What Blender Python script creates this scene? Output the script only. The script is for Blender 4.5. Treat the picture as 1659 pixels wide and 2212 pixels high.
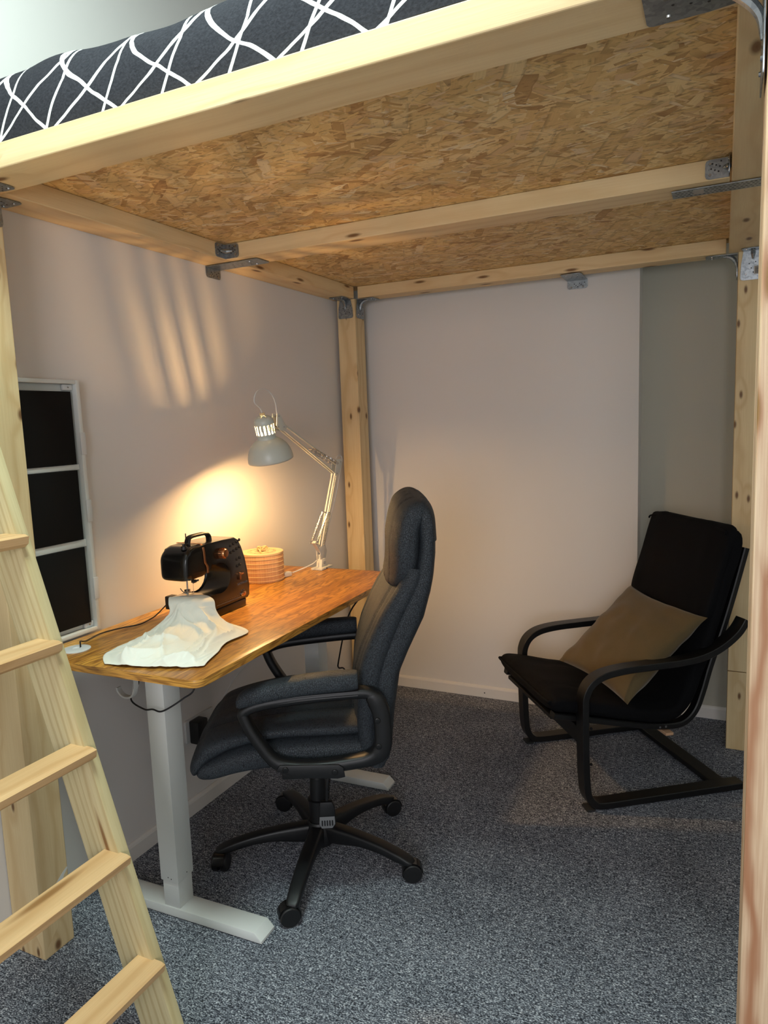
import bpy, bmesh, math, random
from mathutils import Vector, Matrix, noise

# ------------------------------------------------------------------ clear, camera, world, lights, exposure
for o in list(bpy.data.objects): bpy.data.objects.remove(o, do_unlink=True)
S = bpy.context.scene
COL = S.collection
V = Vector
R = math.radians

def set_camera():
    yaw, pit, rol = R(25.71), R(-7.318), R(-2.1191)
    f = V((-math.sin(yaw)*math.cos(pit), math.cos(yaw)*math.cos(pit), math.sin(pit)))
    rt = V((math.cos(yaw), math.sin(yaw), 0)); up = rt.cross(f)
    r2 = rt*math.cos(rol)+up*math.sin(rol); u2 = up*math.cos(rol)-rt*math.sin(rol)
    cd = bpy.data.cameras.new('camera'); cam = bpy.data.objects.new('camera', cd); COL.objects.link(cam)
    m = Matrix(((r2.x, u2.x, -f.x, 1.8489), (r2.y, u2.y, -f.y, -0.107), (r2.z, u2.z, -f.z, 1.5), (0, 0, 0, 1)))
    cam.matrix_world = m
    cd.sensor_fit = 'HORIZONTAL'; cd.sensor_width = 36.0; cd.lens = 36.0*1524.87/1659.0
    cd.clip_start = 0.02
    S.camera = cam
set_camera()

vs = S.view_settings
S.display_settings.display_device = 'sRGB'
vs.view_transform = 'Standard'; vs.look = 'None'; vs.gamma = 1.0; vs.use_curve_mapping = False
vs.exposure = 0.22

w = bpy.data.worlds.new('world'); S.world = w; w.use_nodes = True
bg = w.node_tree.nodes['Background']
bg.inputs[0].default_value = (0.62, 0.78, 1.0, 1); bg.inputs[1].default_value = 1.0

def area_light(name, loc, target, size, size_y, energy, color):
    l = bpy.data.lights.new(name, 'AREA'); l.shape = 'RECTANGLE'; l.size = size; l.size_y = size_y
    l.energy = energy; l.color = color
    o = bpy.data.objects.new(name, l); COL.objects.link(o); o.location = loc
    d = (V(target)-V(loc)).normalized()
    o.rotation_euler = d.to_track_quat('-Z', 'Y').to_euler()
    return o
# ceiling fitting in the room in front of the loft, and daylight through the window behind the camera
area_light('ceiling_light', (0.95, 0.70, 3.34), (0.95, 0.70, 0), 0.6, 0.4, 45, (0.80, 1.0, 0.94))
area_light('window_daylight', (2.2, -2.42, 1.7), (1.4, 2.0, 1.3), 1.3, 1.4, 46, (0.98, 0.96, 1.0))
LAMP_STRENGTH = 4200.0

# ------------------------------------------------------------------ materials
def srgb(r, g, b):
    f = lambda c: (c/255)/12.92 if c/255 <= 0.04045 else (((c/255)+0.055)/1.055)**2.4
    return (f(r), f(g), f(b), 1)

class N:
    def __init__(s, name, rough=0.5, metal=0.0, spec=0.5):
        s.m = bpy.data.materials.new(name); s.m.use_nodes = True
        s.t = s.m.node_tree; s.b = s.t.nodes['Principled BSDF']
        s.b.inputs['Roughness'].default_value = rough; s.b.inputs['Metallic'].default_value = metal
        s.b.inputs['Specular IOR Level'].default_value = spec
    def n(s, typ, **kw):
        x = s.t.nodes.new(typ)
        for k, v in kw.items():
            if k[0].islower(): setattr(x, k, v)
        for k, v in kw.items():
            if not k[0].islower(): s.put(x.inputs[k], v)
        return x
    def put(s, sock, v):
        if isinstance(v, bpy.types.NodeSocket): s.t.links.new(v, sock)
        else: sock.default_value = v
    def obj(s):
        return s.n('ShaderNodeTexCoord').outputs['Object']
    def math(s, op, a, b=0.0, c=0.0, clamp=False):
        x = s.t.nodes.new('ShaderNodeMath'); x.operation = op; x.use_clamp = clamp
        for i, v in enumerate((a, b, c)): s.put(x.inputs[i], v)
        return x.outputs[0]
    def mapping(s, vec, scale=(1, 1, 1), rot=(0, 0, 0), loc=(0, 0, 0)):
        x = s.t.nodes.new('ShaderNodeMapping'); s.put(x.inputs[0], vec)
        x.inputs['Scale'].default_value = scale; x.inputs['Rotation'].default_value = rot
        s.put(x.inputs['Location'], loc)
        return x.outputs[0]
    def vadd(s, a, b):
        x = s.t.nodes.new('ShaderNodeVectorMath'); x.operation = 'ADD'; s.put(x.inputs[0], a); s.put(x.inputs[1], b)
        return x.outputs[0]
    def noise(s, vec, scale, detail=2.0, rough=0.5, dist=0.0, color=False):
        x = s.n('ShaderNodeTexNoise', Vector=vec, Scale=scale, Detail=detail, Roughness=rough, Distortion=dist)
        return x.outputs['Color' if color else 'Fac']
    def ramp(s, fac, stops, interp='LINEAR'):
        x = s.t.nodes.new('ShaderNodeValToRGB'); x.color_ramp.interpolation = interp
        e = x.color_ramp.elements
        while len(e) < len(stops): e.new(0.5)
        for i, (p, c) in enumerate(stops): e[i].position = p; e[i].color = c if len(c) == 4 else (*c, 1)
        s.put(x.inputs[0], fac); return x.outputs[0]
    def mix(s, fac, a, b, blend='MIX'):
        x = s.t.nodes.new('ShaderNodeMix'); x.data_type = 'RGBA'; x.blend_type = blend
        s.put(x.inputs[0], fac); s.put(x.inputs[6], a); s.put(x.inputs[7], b)
        return x.outputs[2]
    def color(s, c): s.put(s.b.inputs['Base Color'], c); return s
    def bump(s, h, strength=0.3, dist=0.002):
        x = s.n('ShaderNodeBump', Height=h, Strength=strength, Distance=dist)
        s.t.links.new(x.outputs[0], s.b.inputs['Normal']); return s
    def rnd(s): return s.n('ShaderNodeObjectInfo').outputs['Random']

def gray(v): return (v, v, v, 1)

def pine(name, light, mid, dark, knotc, ring=26.0, knot_scale=4.2, contrast=1.0, rough=0.55):
    a = N(name, rough, spec=0.35); P = a.obj()
    r = a.math('MULTIPLY', a.rnd(), 37.0)
    off = a.n('ShaderNodeCombineXYZ', X=r, Y=a.math('MULTIPLY', a.rnd(), 0.04), Z=a.math('MULTIPLY', a.rnd(), 0.03)).outputs[0]
    Q = a.vadd(P, off)
    sep = a.n('ShaderNodeSeparateXYZ', Vector=Q)
    # knots
    kv = a.n('ShaderNodeCombineXYZ', X=a.math('MULTIPLY', sep.outputs[0], knot_scale),
             Y=a.math('MULTIPLY', a.math('ADD', sep.outputs[1], a.math('MULTIPLY', sep.outputs[2], 1.7)), 7.0), Z=0.0).outputs[0]
    vo = a.n('ShaderNodeTexVoronoi', Vector=kv, Scale=1.0, voronoi_dimensions='2D')
    sel = a.math('GREATER_THAN', a.n('ShaderNodeSeparateColor', Color=vo.outputs['Color']).outputs[0], 0.45)
    kd = vo.outputs['Distance']
    knot = a.math('MULTIPLY', a.ramp(kd, [(0.0, gray(1)), (0.045, gray(0.9)), (0.075, gray(0.35)), (0.10, gray(0))]), sel)
    halo = a.math('MULTIPLY', a.ramp(kd, [(0.0, gray(1)), (0.35, gray(0))]), sel)
    # rings around the length axis, bent by noise and pushed aside by knots
    d1 = a.noise(a.mapping(Q, (1.1, 4, 4)), 1.6, 3, 0.55)
    d2 = a.noise(a.mapping(Q, (2.5, 22, 22)), 1.5, 2, 0.5)
    yy = a.math('ADD', sep.outputs[1], a.math('ADD', 0.085, a.math('MULTIPLY', d1, 0.10)))
    zz = a.math('ADD', sep.outputs[2], a.math('ADD', -0.11, a.math('MULTIPLY', d2, 0.016)))
    rad = a.math('SQRT', a.math('ADD', a.math('MULTIPLY', yy, yy), a.math('MULTIPLY', zz, zz)))
    ph = a.math('ADD', a.math('MULTIPLY', rad, ring*6.283), a.math('MULTIPLY', halo, 5.0))
    ringv = a.math('POWER', a.math('ADD', a.math('MULTIPLY', a.math('SINE', ph), 0.5), 0.5), 3.0)
    fine = a.noise(a.mapping(Q, (6, 260, 260)), 1.0, 2, 0.6)
    patch = a.noise(a.mapping(Q, (2, 9, 9)), 1.0, 2, 0.5)
    c = a.mix(a.math('MULTIPLY', ringv, 0.62*contrast), light, mid)
    c = a.mix(a.math('MULTIPLY', a.math('SUBTRACT', fine, 0.35, clamp=True), 0.9*contrast), c, mid)
    c = a.mix(a.math('MULTIPLY', a.math('SUBTRACT', patch, 0.45, clamp=True), 0.9), c, dark)
    c = a.mix(a.math('MULTIPLY', halo, 0.30), c, dark)
    c = a.mix(knot, c, knotc)
    a.color(c); a.bump(a.math('ADD', a.math('MULTIPLY', ringv, -0.5), fine), 0.25, 0.0008)
    return a.m

M = {}
M['pine'] = pine('pine_wood', srgb(236, 212, 166), srgb(216, 182, 130), srgb(212, 180, 136), srgb(120, 82, 46), 22, 2.6, 0.75)
M['pine_post'] = pine('pine_post_wood', srgb(226, 202, 156), srgb(200, 166, 116), srgb(196, 164, 120), srgb(110, 76, 46), 22, 4.6, 0.9)
M['pine_big'] = pine('pine_foreground_wood', srgb(230, 202, 168), srgb(166, 112, 78), srgb(206, 168, 134), srgb(150, 112, 66), 30, 2.6, 1.5)
M['ladder'] = pine('ladder_pine_wood', srgb(212, 198, 154), srgb(176, 154, 106), srgb(202, 176, 130), srgb(134, 96, 56), 46, 1.0, 0.95)
M['beech'] = pine('ladder_step_wood', srgb(226, 188, 138), srgb(196, 150, 98), srgb(186, 142, 92), srgb(150, 108, 62), 30, 0.9, 0.8)

def osb():
    a = N('strand_board', 0.6, spec=0.3); P = a.mapping(a.obj(), (1, 1, 0.0))
    warp = a.noise(P, 9.0, 2, color=True)
    Pw = a.vadd(P, a.mapping(warp, (0.02, 0.02, 0)))
    c = a.mix(a.noise(a.mapping(P, (30, 120, 1)), 1.0, 3), srgb(208, 168, 108), srgb(236, 202, 144))
    hgt = a.noise(P, 60, 2)
    pal = [(0.0, srgb(190, 150, 98)), (0.2, srgb(230, 196, 134)), (0.45, srgb(242, 212, 148)), (0.7, srgb(250, 228, 174)), (0.9, srgb(226, 190, 138)), (1.0, srgb(255, 242, 206))]
    spec = [(8, 0.2, 4.5, 22, .50), (55, .7, 5, 24, .50), (-35, 1.9, 4.5, 20, .50), (100, 3.1, 6, 20, .48), (20, 4.7, 4.5, 26, .50),
            (-12, 6.1, 5, 30, .48), (78, 7.7, 5, 16, .46), (-62, 8.9, 6, 24, .46), (3, 10.3, 3.6, 17, .46), (38, 12.1, 6, 30, .46), (-20, 13.9, 4.2, 22, .46), (66, 21.1, 5.5, 22, .44),
            (14, 15.3, 12, 70, .36), (-48, 16.9, 11, 56, .32)]
    for i, (ang, o, sx, sy, th) in enumerate(spec):
        q = a.mapping(a.mapping(Pw, (1, 1, 1), (0, 0, R(ang)), (o, o*1.7, 0)), (sx, sy, 1))
        v = a.n('ShaderNodeTexVoronoi', Vector=q, Scale=1.0, voronoi_dimensions='2D', distance='CHEBYCHEV', Randomness=0.9)
        cs = a.n('ShaderNodeSeparateColor', Color=v.outputs['Color'])
        inside = a.math('LESS_THAN', v.outputs['Distance'], a.math('MULTIPLY', cs.outputs[1], th*1.15))
        keep = a.math('GREATER_THAN', cs.outputs[2], 0.30)
        msk = a.math('MULTIPLY', inside, keep)
        grain = a.noise(a.mapping(a.mapping(Pw, (1, 1, 1), (0, 0, R(ang))), (14, 330, 1)), 1.0, 2)
        sc = a.mix(a.math('MULTIPLY', grain, 0.34), a.ramp(cs.outputs[0], pal), srgb(164, 120, 72))
        edge = a.ramp(v.outputs['Distance'], [(0.0, gray(0)), (th*0.62, gray(0)), (th*1.0, gray(0.42))])
        sc = a.mix(edge, sc, srgb(120, 78, 40))
        c = a.mix(msk, c, sc)
        hgt = a.mix(msk, hgt, a.math('ADD', a.math('MULTIPLY', cs.outputs[0], 0.8), a.math('MULTIPLY', grain, 0.3)))
    dk = a.ramp(a.noise(a.mapping(Pw, (26, 90, 1)), 1.0, 3, 0.6), [(0.0, gray(1)), (0.36, gray(0.6)), (0.42, gray(0))])
    c = a.mix(a.math('MULTIPLY', dk, 0.8), c, srgb(104, 66, 34))
    a.color(c); a.bump(hgt, 0.35, 0.0012)
    return a.m
M['osb'] = osb()

def wall(name, col):
    a = N(name, 0.85, spec=0.2); P = a.obj()
    a.color(a.mix(a.noise(P, 1.3, 2), col, tuple(x*0.96 for x in col[:3])+(1,)))
    a.bump(a.noise(P, 240, 3), 0.08, 0.0006); return a.m
M['wall'] = wall('painted_wall', srgb(224, 220, 216))
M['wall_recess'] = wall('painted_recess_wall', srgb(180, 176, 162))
M['white_trim'] = wall('white_trim', srgb(226, 222, 216))
M['ceiling'] = wall('ceiling_paint', srgb(225, 228, 228))

def carpet():
    a = N('loop_carpet', 1.0, spec=0.05); P = a.mapping(a.obj(), (1, 1, 0))
    P2 = a.vadd(P, a.mapping(a.noise(P, 40, 2, color=True), (0.01, 0.01, 0)))
    n1 = a.noise(a.mapping(P2, (0.75, 1.3, 1)), 230, 3, 0.65)
    n2 = a.noise(a.mapping(P2, (0.5, 1.1, 1)), 95, 2, 0.5)
    n3 = a.noise(P, 6, 3, 0.5)
    v = a.math('ADD', a.math('MULTIPLY', n1, 0.72), a.math('ADD', a.math('MULTIPLY', n2, 0.22), a.math('MULTIPLY', n3, 0.06)))
    a.color(a.ramp(v, [(0.37, srgb(30, 32, 36)), (0.46, srgb(76, 79, 87)), (0.52, srgb(122, 126, 136)), (0.58, srgb(178, 183, 191)), (0.64, srgb(236, 238, 242))]))
    a.bump(n1, 0.7, 0.004); return a.m
M['carpet'] = carpet()

def desktop():
    a = N('oiled_veneer', 0.34, spec=0.45); P0 = a.obj()
    s0 = a.n('ShaderNodeSeparateXYZ', Vector=P0); nr = a.n('ShaderNodeSeparateXYZ', Vector=a.n('ShaderNodeTexCoord').outputs['Normal'])
    up = a.math('GREATER_THAN', a.math('ABSOLUTE', nr.outputs[2]), 0.5); dn = a.math('SUBTRACT', 1.0, up)
    # edge banding: grain runs along the edge
    ex = a.math('ADD', a.math('MULTIPLY', s0.outputs[0], 1.0), a.math('MULTIPLY', a.math('MULTIPLY', s0.outputs[1], dn), 1.0))
    ey = a.math('ADD', a.math('MULTIPLY', s0.outputs[1], up), a.math('MULTIPLY', a.math('MULTIPLY', a.math('SUBTRACT', s0.outputs[2], 0.80), dn), 1.3))
    P = a.n('ShaderNodeCombineXYZ', X=ex, Y=ey, Z=0.0).outputs[0]
    sp = a.n('ShaderNodeSeparateXYZ', Vector=P)
    strip = a.math('FLOOR', a.math('MULTIPLY', sp.outputs[1], 8.5))
    rn = a.n('ShaderNodeTexWhiteNoise', W=strip, noise_dimensions='1D').outputs['Value']
    Q = a.vadd(P, a.n('ShaderNodeCombineXYZ', X=a.math('MULTIPLY', rn, 9.0), Y=a.math('MULTIPLY', rn, 3.0), Z=0.0).outputs[0])
    w1 = a.noise(a.mapping(Q, (1.6, 7, 1)), 1.3, 3, 0.55)
    lines = a.math('SINE', a.math('ADD', a.math('MULTIPLY', sp.outputs[1], 190.0), a.math('MULTIPLY', w1, 85.0)))
    lines = a.math('POWER', a.math('ADD', a.math('MULTIPLY', lines, 0.5), 0.5), 2.2)
    fine = a.noise(a.mapping(Q, (9, 190, 1)), 1.0, 3, 0.6)
    broad = a.noise(a.mapping(Q, (1.4, 16, 1)), 1.0, 3, 0.6)
    c = a.ramp(a.math('ADD', a.math('MULTIPLY', broad, 0.62), a.math('MULTIPLY', rn, 0.34)),
               [(0.2, srgb(150, 94, 36)), (0.42, srgb(202, 142, 60)), (0.6, srgb(226, 170, 80)), (0.8, srgb(242, 200, 112))])
    c = a.mix(a.math('MULTIPLY', lines, 0.62), c, srgb(118, 70, 32))
    c = a.mix(a.ramp(fine, [(0.36, gray(0.75)), (0.47, gray(0))]), c, srgb(96, 54, 24))
    fr = a.math('FRACT', a.math('MULTIPLY', sp.outputs[1], 8.5))
    seam = a.math('LESS_THAN', fr, 0.012)
    c = a.mix(a.math('MULTIPLY', seam, 0.6), c, srgb(90, 52, 26))
    a.color(c); a.bump(fine, 0.12, 0.0005)
    return a.m
M['desktop'] = desktop()

def plain(name, col, rough=0.5, metal=0.0, spec=0.5, bump=None, coat=0.0):
    a = N(name, rough, metal, spec); P = a.obj()
    a.color(a.mix(a.noise(P, 6, 2), col, tuple(x*0.92 for x in col[:3])+(1,)))
    if bump: a.bump(a.noise(P, bump[0], 3), bump[1], bump[2])
    if coat: a.b.inputs['Coat Weight'].default_value = coat
    return a.m
M['white_metal'] = plain('white_powder_coat', srgb(222, 224, 220), 0.42, bump=(900, .08, .0003))
M['white_gloss'] = plain('white_enamel', srgb(214, 214, 204), 0.28)
M['white_plastic'] = plain('white_plastic', srgb(214, 214, 212), 0.45)
M['black_plastic'] = plain('black_plastic', srgb(15, 15, 17), 0.46, bump=(700, .15, .0004))
M['black_gloss'] = plain('black_machine_shell', srgb(13, 12, 12), 0.27, coat=0.2)
M['black_matt'] = plain('black_panel', srgb(20, 18, 17), 0.85, spec=0.2)
M['black_wood'] = plain('black_stained_wood', srgb(14, 13, 13), 0.38, bump=(60, .1, .0005))
M['copper'] = plain('copper_trim', srgb(206, 142, 96), 0.25, 0.9)
M['steel'] = plain('bright_steel', srgb(190, 190, 190), 0.22, 1.0)
M['rubber'] = plain('dark_rubber', srgb(28, 28, 28), 0.8)
M['inlay'] = plain('grey_inlay', srgb(120, 122, 124), 0.5)
M['raw_wood'] = plain('raw_wood_end', srgb(196, 156, 122), 0.7)
M['sticker'] = plain('sticker_paper', srgb(176, 168, 158), 0.6)
M['ink'] = plain('ink', srgb(40, 38, 38), 0.6)
M['plaster'] = plain('white_filler', srgb(226, 224, 216), 0.9)

def galvan():
    a = N('galvanised_steel', 0.36, 0.85); P = a.obj()
    v = a.n('ShaderNodeTexVoronoi', Vector=P, Scale=110.0)
    a.color(a.mix(a.n('ShaderNodeSeparateColor', Color=v.outputs['Color']).outputs[0], srgb(136, 142, 146), srgb(168, 174, 178)))
    a.bump(a.noise(P, 90, 2), 0.1, 0.0006); return a.m
M['galv'] = galvan()

def leather(name, c1, c2):
    a = N(name, 0.55, spec=0.35); P = a.obj()
    v = a.n('ShaderNodeTexVoronoi', Vector=a.mapping(P, (1, 1, 0.6)), Scale=230.0, feature='DISTANCE_TO_EDGE')
    e = a.ramp(v.outputs['Distance'], [(0.0, gray(0)), (0.16, gray(1))])
    a.color(a.mix(e, c2, a.mix(a.noise(P, 18, 3), c1, tuple(x*0.8 for x in c1[:3])+(1,))))
    a.bump(e, 0.55, 0.0012); return a.m
M['leather'] = leather('dark_grey_leather_fabric', srgb(60, 66, 72), srgb(20, 24, 29))

def cloth(name, col, scale=700, dark=0.85, bs=0.3, rough=0.9, sheen=0.2):
    a = N(name, rough, spec=0.15); P = a.obj()
    wv = a.n('ShaderNodeTexWave', Vector=P, Scale=scale*0.3, Distortion=1.5)
    nz = a.noise(P, scale*0.4, 3)
    big = a.noise(P, 5, 3)
    a.color(a.mix(a.math('ADD', a.math('MULTIPLY', nz, 0.5), a.math('MULTIPLY', big, 0.5)), col, tuple(x*dark for x in col[:3])+(1,)))
    a.b.inputs['Sheen Weight'].default_value = sheen
    a.bump(nz, bs, 0.0006); return a.m
M['white_cloth'] = cloth('cream_cotton', srgb(228, 228, 216), 500, 0.95)
M['olive'] = cloth('olive_linen', srgb(98, 83, 56), 380, 0.8)
M['black_cloth'] = cloth('black_canvas', srgb(10, 10, 13), 420, 0.7, sheen=0.0)
M['raffia'] = cloth('raffia_fibre', srgb(226, 200, 150), 300, 0.7)

def bedding():
    a = N('charcoal_fleece', 1.0, spec=0.05); P = a.obj()
    P2 = a.vadd(P, a.mapping(a.noise(P, 7, 2, color=True), (0.02, 0.02, 0.02)))
    sp = a.n('ShaderNodeSeparateXYZ', Vector=P2)
    x = sp.outputs[0]; y = a.math('ADD', sp.outputs[1], a.math('MULTIPLY', sp.outputs[2], -1.15))
    out = None
    for k, (cx, cy, per, wig, frq) in enumerate([(0.60, 0.80, 0.125, 0.005, 9.0), (-0.60, 0.80, 0.125, 0.005, 8.0), (0.97, 0.22, 0.17, 0.022, 4.0)]):
        u = a.math('ADD', a.math('MULTIPLY', x, cx), a.math('MULTIPLY', y, cy))
        u = a.math('ADD', u, a.math('MULTIPLY', a.math('PINGPONG', a.math('ADD', a.math('MULTIPLY', y, frq), 40.0), 0.5), wig*2))
        d = a.math('ABSOLUTE', a.math('SUBTRACT', a.math('FRACT', a.math('DIVIDE', a.math('ADD', u, 5.03+0.02*k), per)), 0.5))
        ln = a.math('LESS_THAN', d, 0.0042/per)
        out = ln if out is None else a.math('MAXIMUM', out, ln)
    nz = a.noise(P, 160, 3)
    base = a.mix(nz, srgb(32, 32, 36), srgb(62, 62, 68))
    a.color(a.mix(out, base, srgb(222, 222, 220)))
    a.bump(nz, 0.6, 0.003); return a.m
M['bedding'] = bedding()

def wicker():
    a = N('bamboo_strips', 0.6, spec=0.3); P = a.obj()
    sp = a.n('ShaderNodeSeparateXYZ', Vector=P)
    ang = a.math('ARCTAN2', sp.outputs[1], sp.outputs[0])
    k = a.math('FLOOR', a.math('MULTIPLY', ang, 26.0))
    rn = a.n('ShaderNodeTexWhiteNoise', W=k, noise_dimensions='1D').outputs['Value']
    a.color(a.mix(a.noise(a.mapping(P, (200, 200, 20)), 1.0, 2), a.ramp(rn, [(0.0, srgb(222, 170, 122)), (0.5, srgb(236, 194, 146)), (1.0, srgb(244, 210, 166))]), srgb(232, 186, 136)))
    return a.m
M['bamboo'] = wicker()
M['wood_lid'] = plain('pale_wood_lid', srgb(232, 204, 156), 0.55)
M['wood_mark'] = plain('burnt_wood_mark', srgb(176, 140, 96), 0.6)

def emit(name, col, strength):
    a = N(name); a.b.inputs['Emission Color'].default_value = col; a.b.inputs['Emission Strength'].default_value = strength
    a.b.inputs['Base Color'].default_value = (1, 1, 1, 1); return a.m

# ------------------------------------------------------------------ building helpers
def link(name, me, mat=None, parent=None):
    o = bpy.data.objects.new(name, me); COL.objects.link(o)
    if mat is not None: me.materials.append(M[mat] if isinstance(mat, str) else mat)
    if parent is not None: o.parent = parent
    return o

def obj(name, bm, mat, parent=None, smooth=True, ang=29):
    bmesh.ops.recalc_face_normals(bm, faces=bm.faces[:])
    me = bpy.data.meshes.new(name); bm.to_mesh(me); bm.free()
    if smooth:
        for p in me.polygons: p.use_smooth = True
        me.set_sharp_from_angle(angle=R(ang))
    return link(name, me, mat, parent)

def tag(o, label=None, cat=None, group=None, kind=None):
    for k, v in (('label', label), ('category', cat), ('group', group), ('kind', kind)):
        if v: o[k] = v
    return o

def thing(name, label, cat, loc=(0, 0, 0), rz=0.0, group=None):
    o = bpy.data.objects.new(name, None); COL.objects.link(o); o.location = loc; o.rotation_euler = (0, 0, rz)
    o.empty_display_size = 0.05
    return tag(o, label, cat, group)

def B(): return bmesh.new()

def box(bm, x0, x1, y0, y1, z0, z1, bev=0.0, seg=2, mat=None):
    vs_ = [bm.verts.new((x, y, z)) for x in (x0, x1) for y in (y0, y1) for z in (z0, z1)]
    f = [(0, 1, 3, 2), (4, 6, 7, 5), (0, 4, 5, 1), (2, 3, 7, 6), (0, 2, 6, 4), (1, 5, 7, 3)]
    fs = [bm.faces.new([vs_[i] for i in q]) for q in f]
    if bev > 0:
        ed = list({e for q in fs for e in q.edges})
        r = bmesh.ops.bevel(bm, geom=ed, offset=bev, segments=seg, affect='EDGES', profile=0.5)
        vs_ = list({v for q in r['faces'] for v in q.verts} | {v for v in vs_ if v.is_valid})
    if mat is not None:
        bmesh.ops.transform(bm, matrix=mat, verts=[v for v in vs_ if v.is_valid])
    return bm

def prism(bm, pts, axis, a, b, bev=0.0, seg=2):
    """pts: 2D outline; axis 'y' -> pts are (x,z); 'z' -> (x,y); 'x' -> (y,z)"""
    def P(p, t): return {'y': (p[0], t, p[1]), 'z': (p[0], p[1], t), 'x': (t, p[0], p[1])}[axis]
    A = [bm.verts.new(P(p, a)) for p in pts]; Bv = [bm.verts.new(P(p, b)) for p in pts]
    n = len(pts); c1 = bm.faces.new(A); c2 = bm.faces.new(Bv[::-1])
    for i in range(n): bm.faces.new((A[i], Bv[i], Bv[(i+1) % n], A[(i+1) % n]))
    if bev > 0:
        ed = list(set(c1.edges) | set(c2.edges))
        bmesh.ops.bevel(bm, geom=ed, offset=bev, segments=seg, affect='EDGES', profile=0.5)
    return bm

def cyl(bm, p0, p1, r0, r1=None, n=20, bev=0.0):
    p0, p1 = V(p0), V(p1); r1 = r0 if r1 is None else r1
    d = (p1-p0).normalized(); u = d.orthogonal().normalized(); v = d.cross(u)
    A = [bm.verts.new(p0+(u*math.cos(t)+v*math.sin(t))*r0) for t in [2*math.pi*i/n for i in range(n)]]
    Bv = [bm.verts.new(p1+(u*math.cos(t)+v*math.sin(t))*r1) for t in [2*math.pi*i/n for i in range(n)]]
    c1 = bm.faces.new(A[::-1]); c2 = bm.faces.new(Bv)
    for i in range(n): bm.faces.new((A[i], A[(i+1) % n], Bv[(i+1) % n], Bv[i]))
    if bev > 0:
        bmesh.ops.bevel(bm, geom=list(set(c1.edges) | set(c2.edges)), offset=bev, segments=2, affect='EDGES', profile=0.5)
    return bm

def smooth_path(pts, k=6, closed=False):
    pts = [V(p) for p in pts]; out = []
    n = len(pts)
    rng = range(n if closed else n-1)
    for i in rng:
        if closed: p0, p1, p2, p3 = pts[(i-1) % n], pts[i], pts[(i+1) % n], pts[(i+2) % n]
        else: p0, p1, p2, p3 = pts[max(i-1, 0)], pts[i], pts[i+1], pts[min(i+2, n-1)]
        for j in range(k):
            t = j/k
            out.append(0.5*((2*p1)+(-p0+p2)*t+(2*p0-5*p1+4*p2-p3)*t*t+(-p0+3*p1-3*p2+p3)*t*t*t))
    if not closed: out.append(pts[-1])
    return out

def tube(bm, pts, r, n=8, k=6, closed=False, raw=False):
    P = [V(p) for p in pts] if raw else smooth_path(pts, k, closed)
    m = len(P); rings = []
    up = None
    for i in range(m):
        t = (P[(i+1) % m]-P[i-1]) if closed else (P[min(i+1, m-1)]-P[max(i-1, 0)])
        if t.length < 1e-9: t = V((0, 0, 1))
        t.normalize()
        if up is None: up = t.orthogonal().normalized()
        up = (up-t*up.dot(t)).normalized(); sd = t.cross(up)
        rr = r(i/(m-1)) if callable(r) else r
        rings.append([bm.verts.new(P[i]+(up*math.cos(a)+sd*math.sin(a))*rr) for a in [2*math.pi*j/n for j in range(n)]])
    for i in range(m if closed else m-1):
        A, Bv = rings[i], rings[(i+1) % m]
        for j in range(n): bm.faces.new((A[j], A[(j+1) % n], Bv[(j+1) % n], Bv[j]))
    if not closed: bm.faces.new(rings[0][::-1]); bm.faces.new(rings[-1])
    return bm

def band(bm, pts, lat, w, t, k=6, raw=False, c=0.0, closed=False):
    """rectangular bar of width w along unit vector lat and thickness t, swept along pts (w, t may be callables of 0..1)"""
    P = [V(p) for p in pts] if raw else smooth_path(pts, k, closed)
    m = len(P); lat = V(lat).normalized(); rings = []
    for i in range(m):
        d = (P[(i+1) % m]-P[i-1]) if closed else (P[min(i+1, m-1)]-P[max(i-1, 0)])
        d.normalize(); nn = lat.cross(d).normalized()
        s = i/(m-1); ww = (w(s) if callable(w) else w)/2; tt = (t(s) if callable(t) else t)/2
        e = min(c, ww*0.9, tt*0.9)
        prof = [(-ww, -tt), (ww, -tt), (ww, tt), (-ww, tt)] if e <= 0 else [(-ww+e, -tt), (ww-e, -tt), (ww, -tt+e), (ww, tt-e), (ww-e, tt), (-ww+e, tt), (-ww, tt-e), (-ww, -tt+e)]
        rings.append([bm.verts.new(P[i]+lat*a+nn*b) for a, b in prof])
    n = len(rings[0])
    for i in range(m if closed else m-1):
        A, Bv = rings[i], rings[(i+1) % m]
        for j in range(n): bm.faces.new((A[j], A[(j+1) % n], Bv[(j+1) % n], Bv[j]))
    if not closed: bm.faces.new(rings[0][::-1]); bm.faces.new(rings[-1])
    return bm

def loft(bm, secs, n=28, cap=True):
    """secs: list of (centre, u, v, hu, hv, exponent)"""
    rings = []
    for c, u, v, hu, hv, e in secs:
        c, u, v = V(c), V(u), V(v); ring = []
        for j in range(n):
            a = 2*math.pi*j/n; ca, sa = math.cos(a), math.sin(a)
            ring.append(bm.verts.new(c+u*hu*math.copysign(abs(ca)**(2/e), ca)+v*hv*math.copysign(abs(sa)**(2/e), sa)))
        rings.append(ring)
    for A, Bv in zip(rings, rings[1:]):
        for j in range(n): bm.faces.new((A[j], A[(j+1) % n], Bv[(j+1) % n], Bv[j]))
    if cap: bm.faces.new(rings[0][::-1]); bm.faces.new(rings[-1])
    return bm

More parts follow.
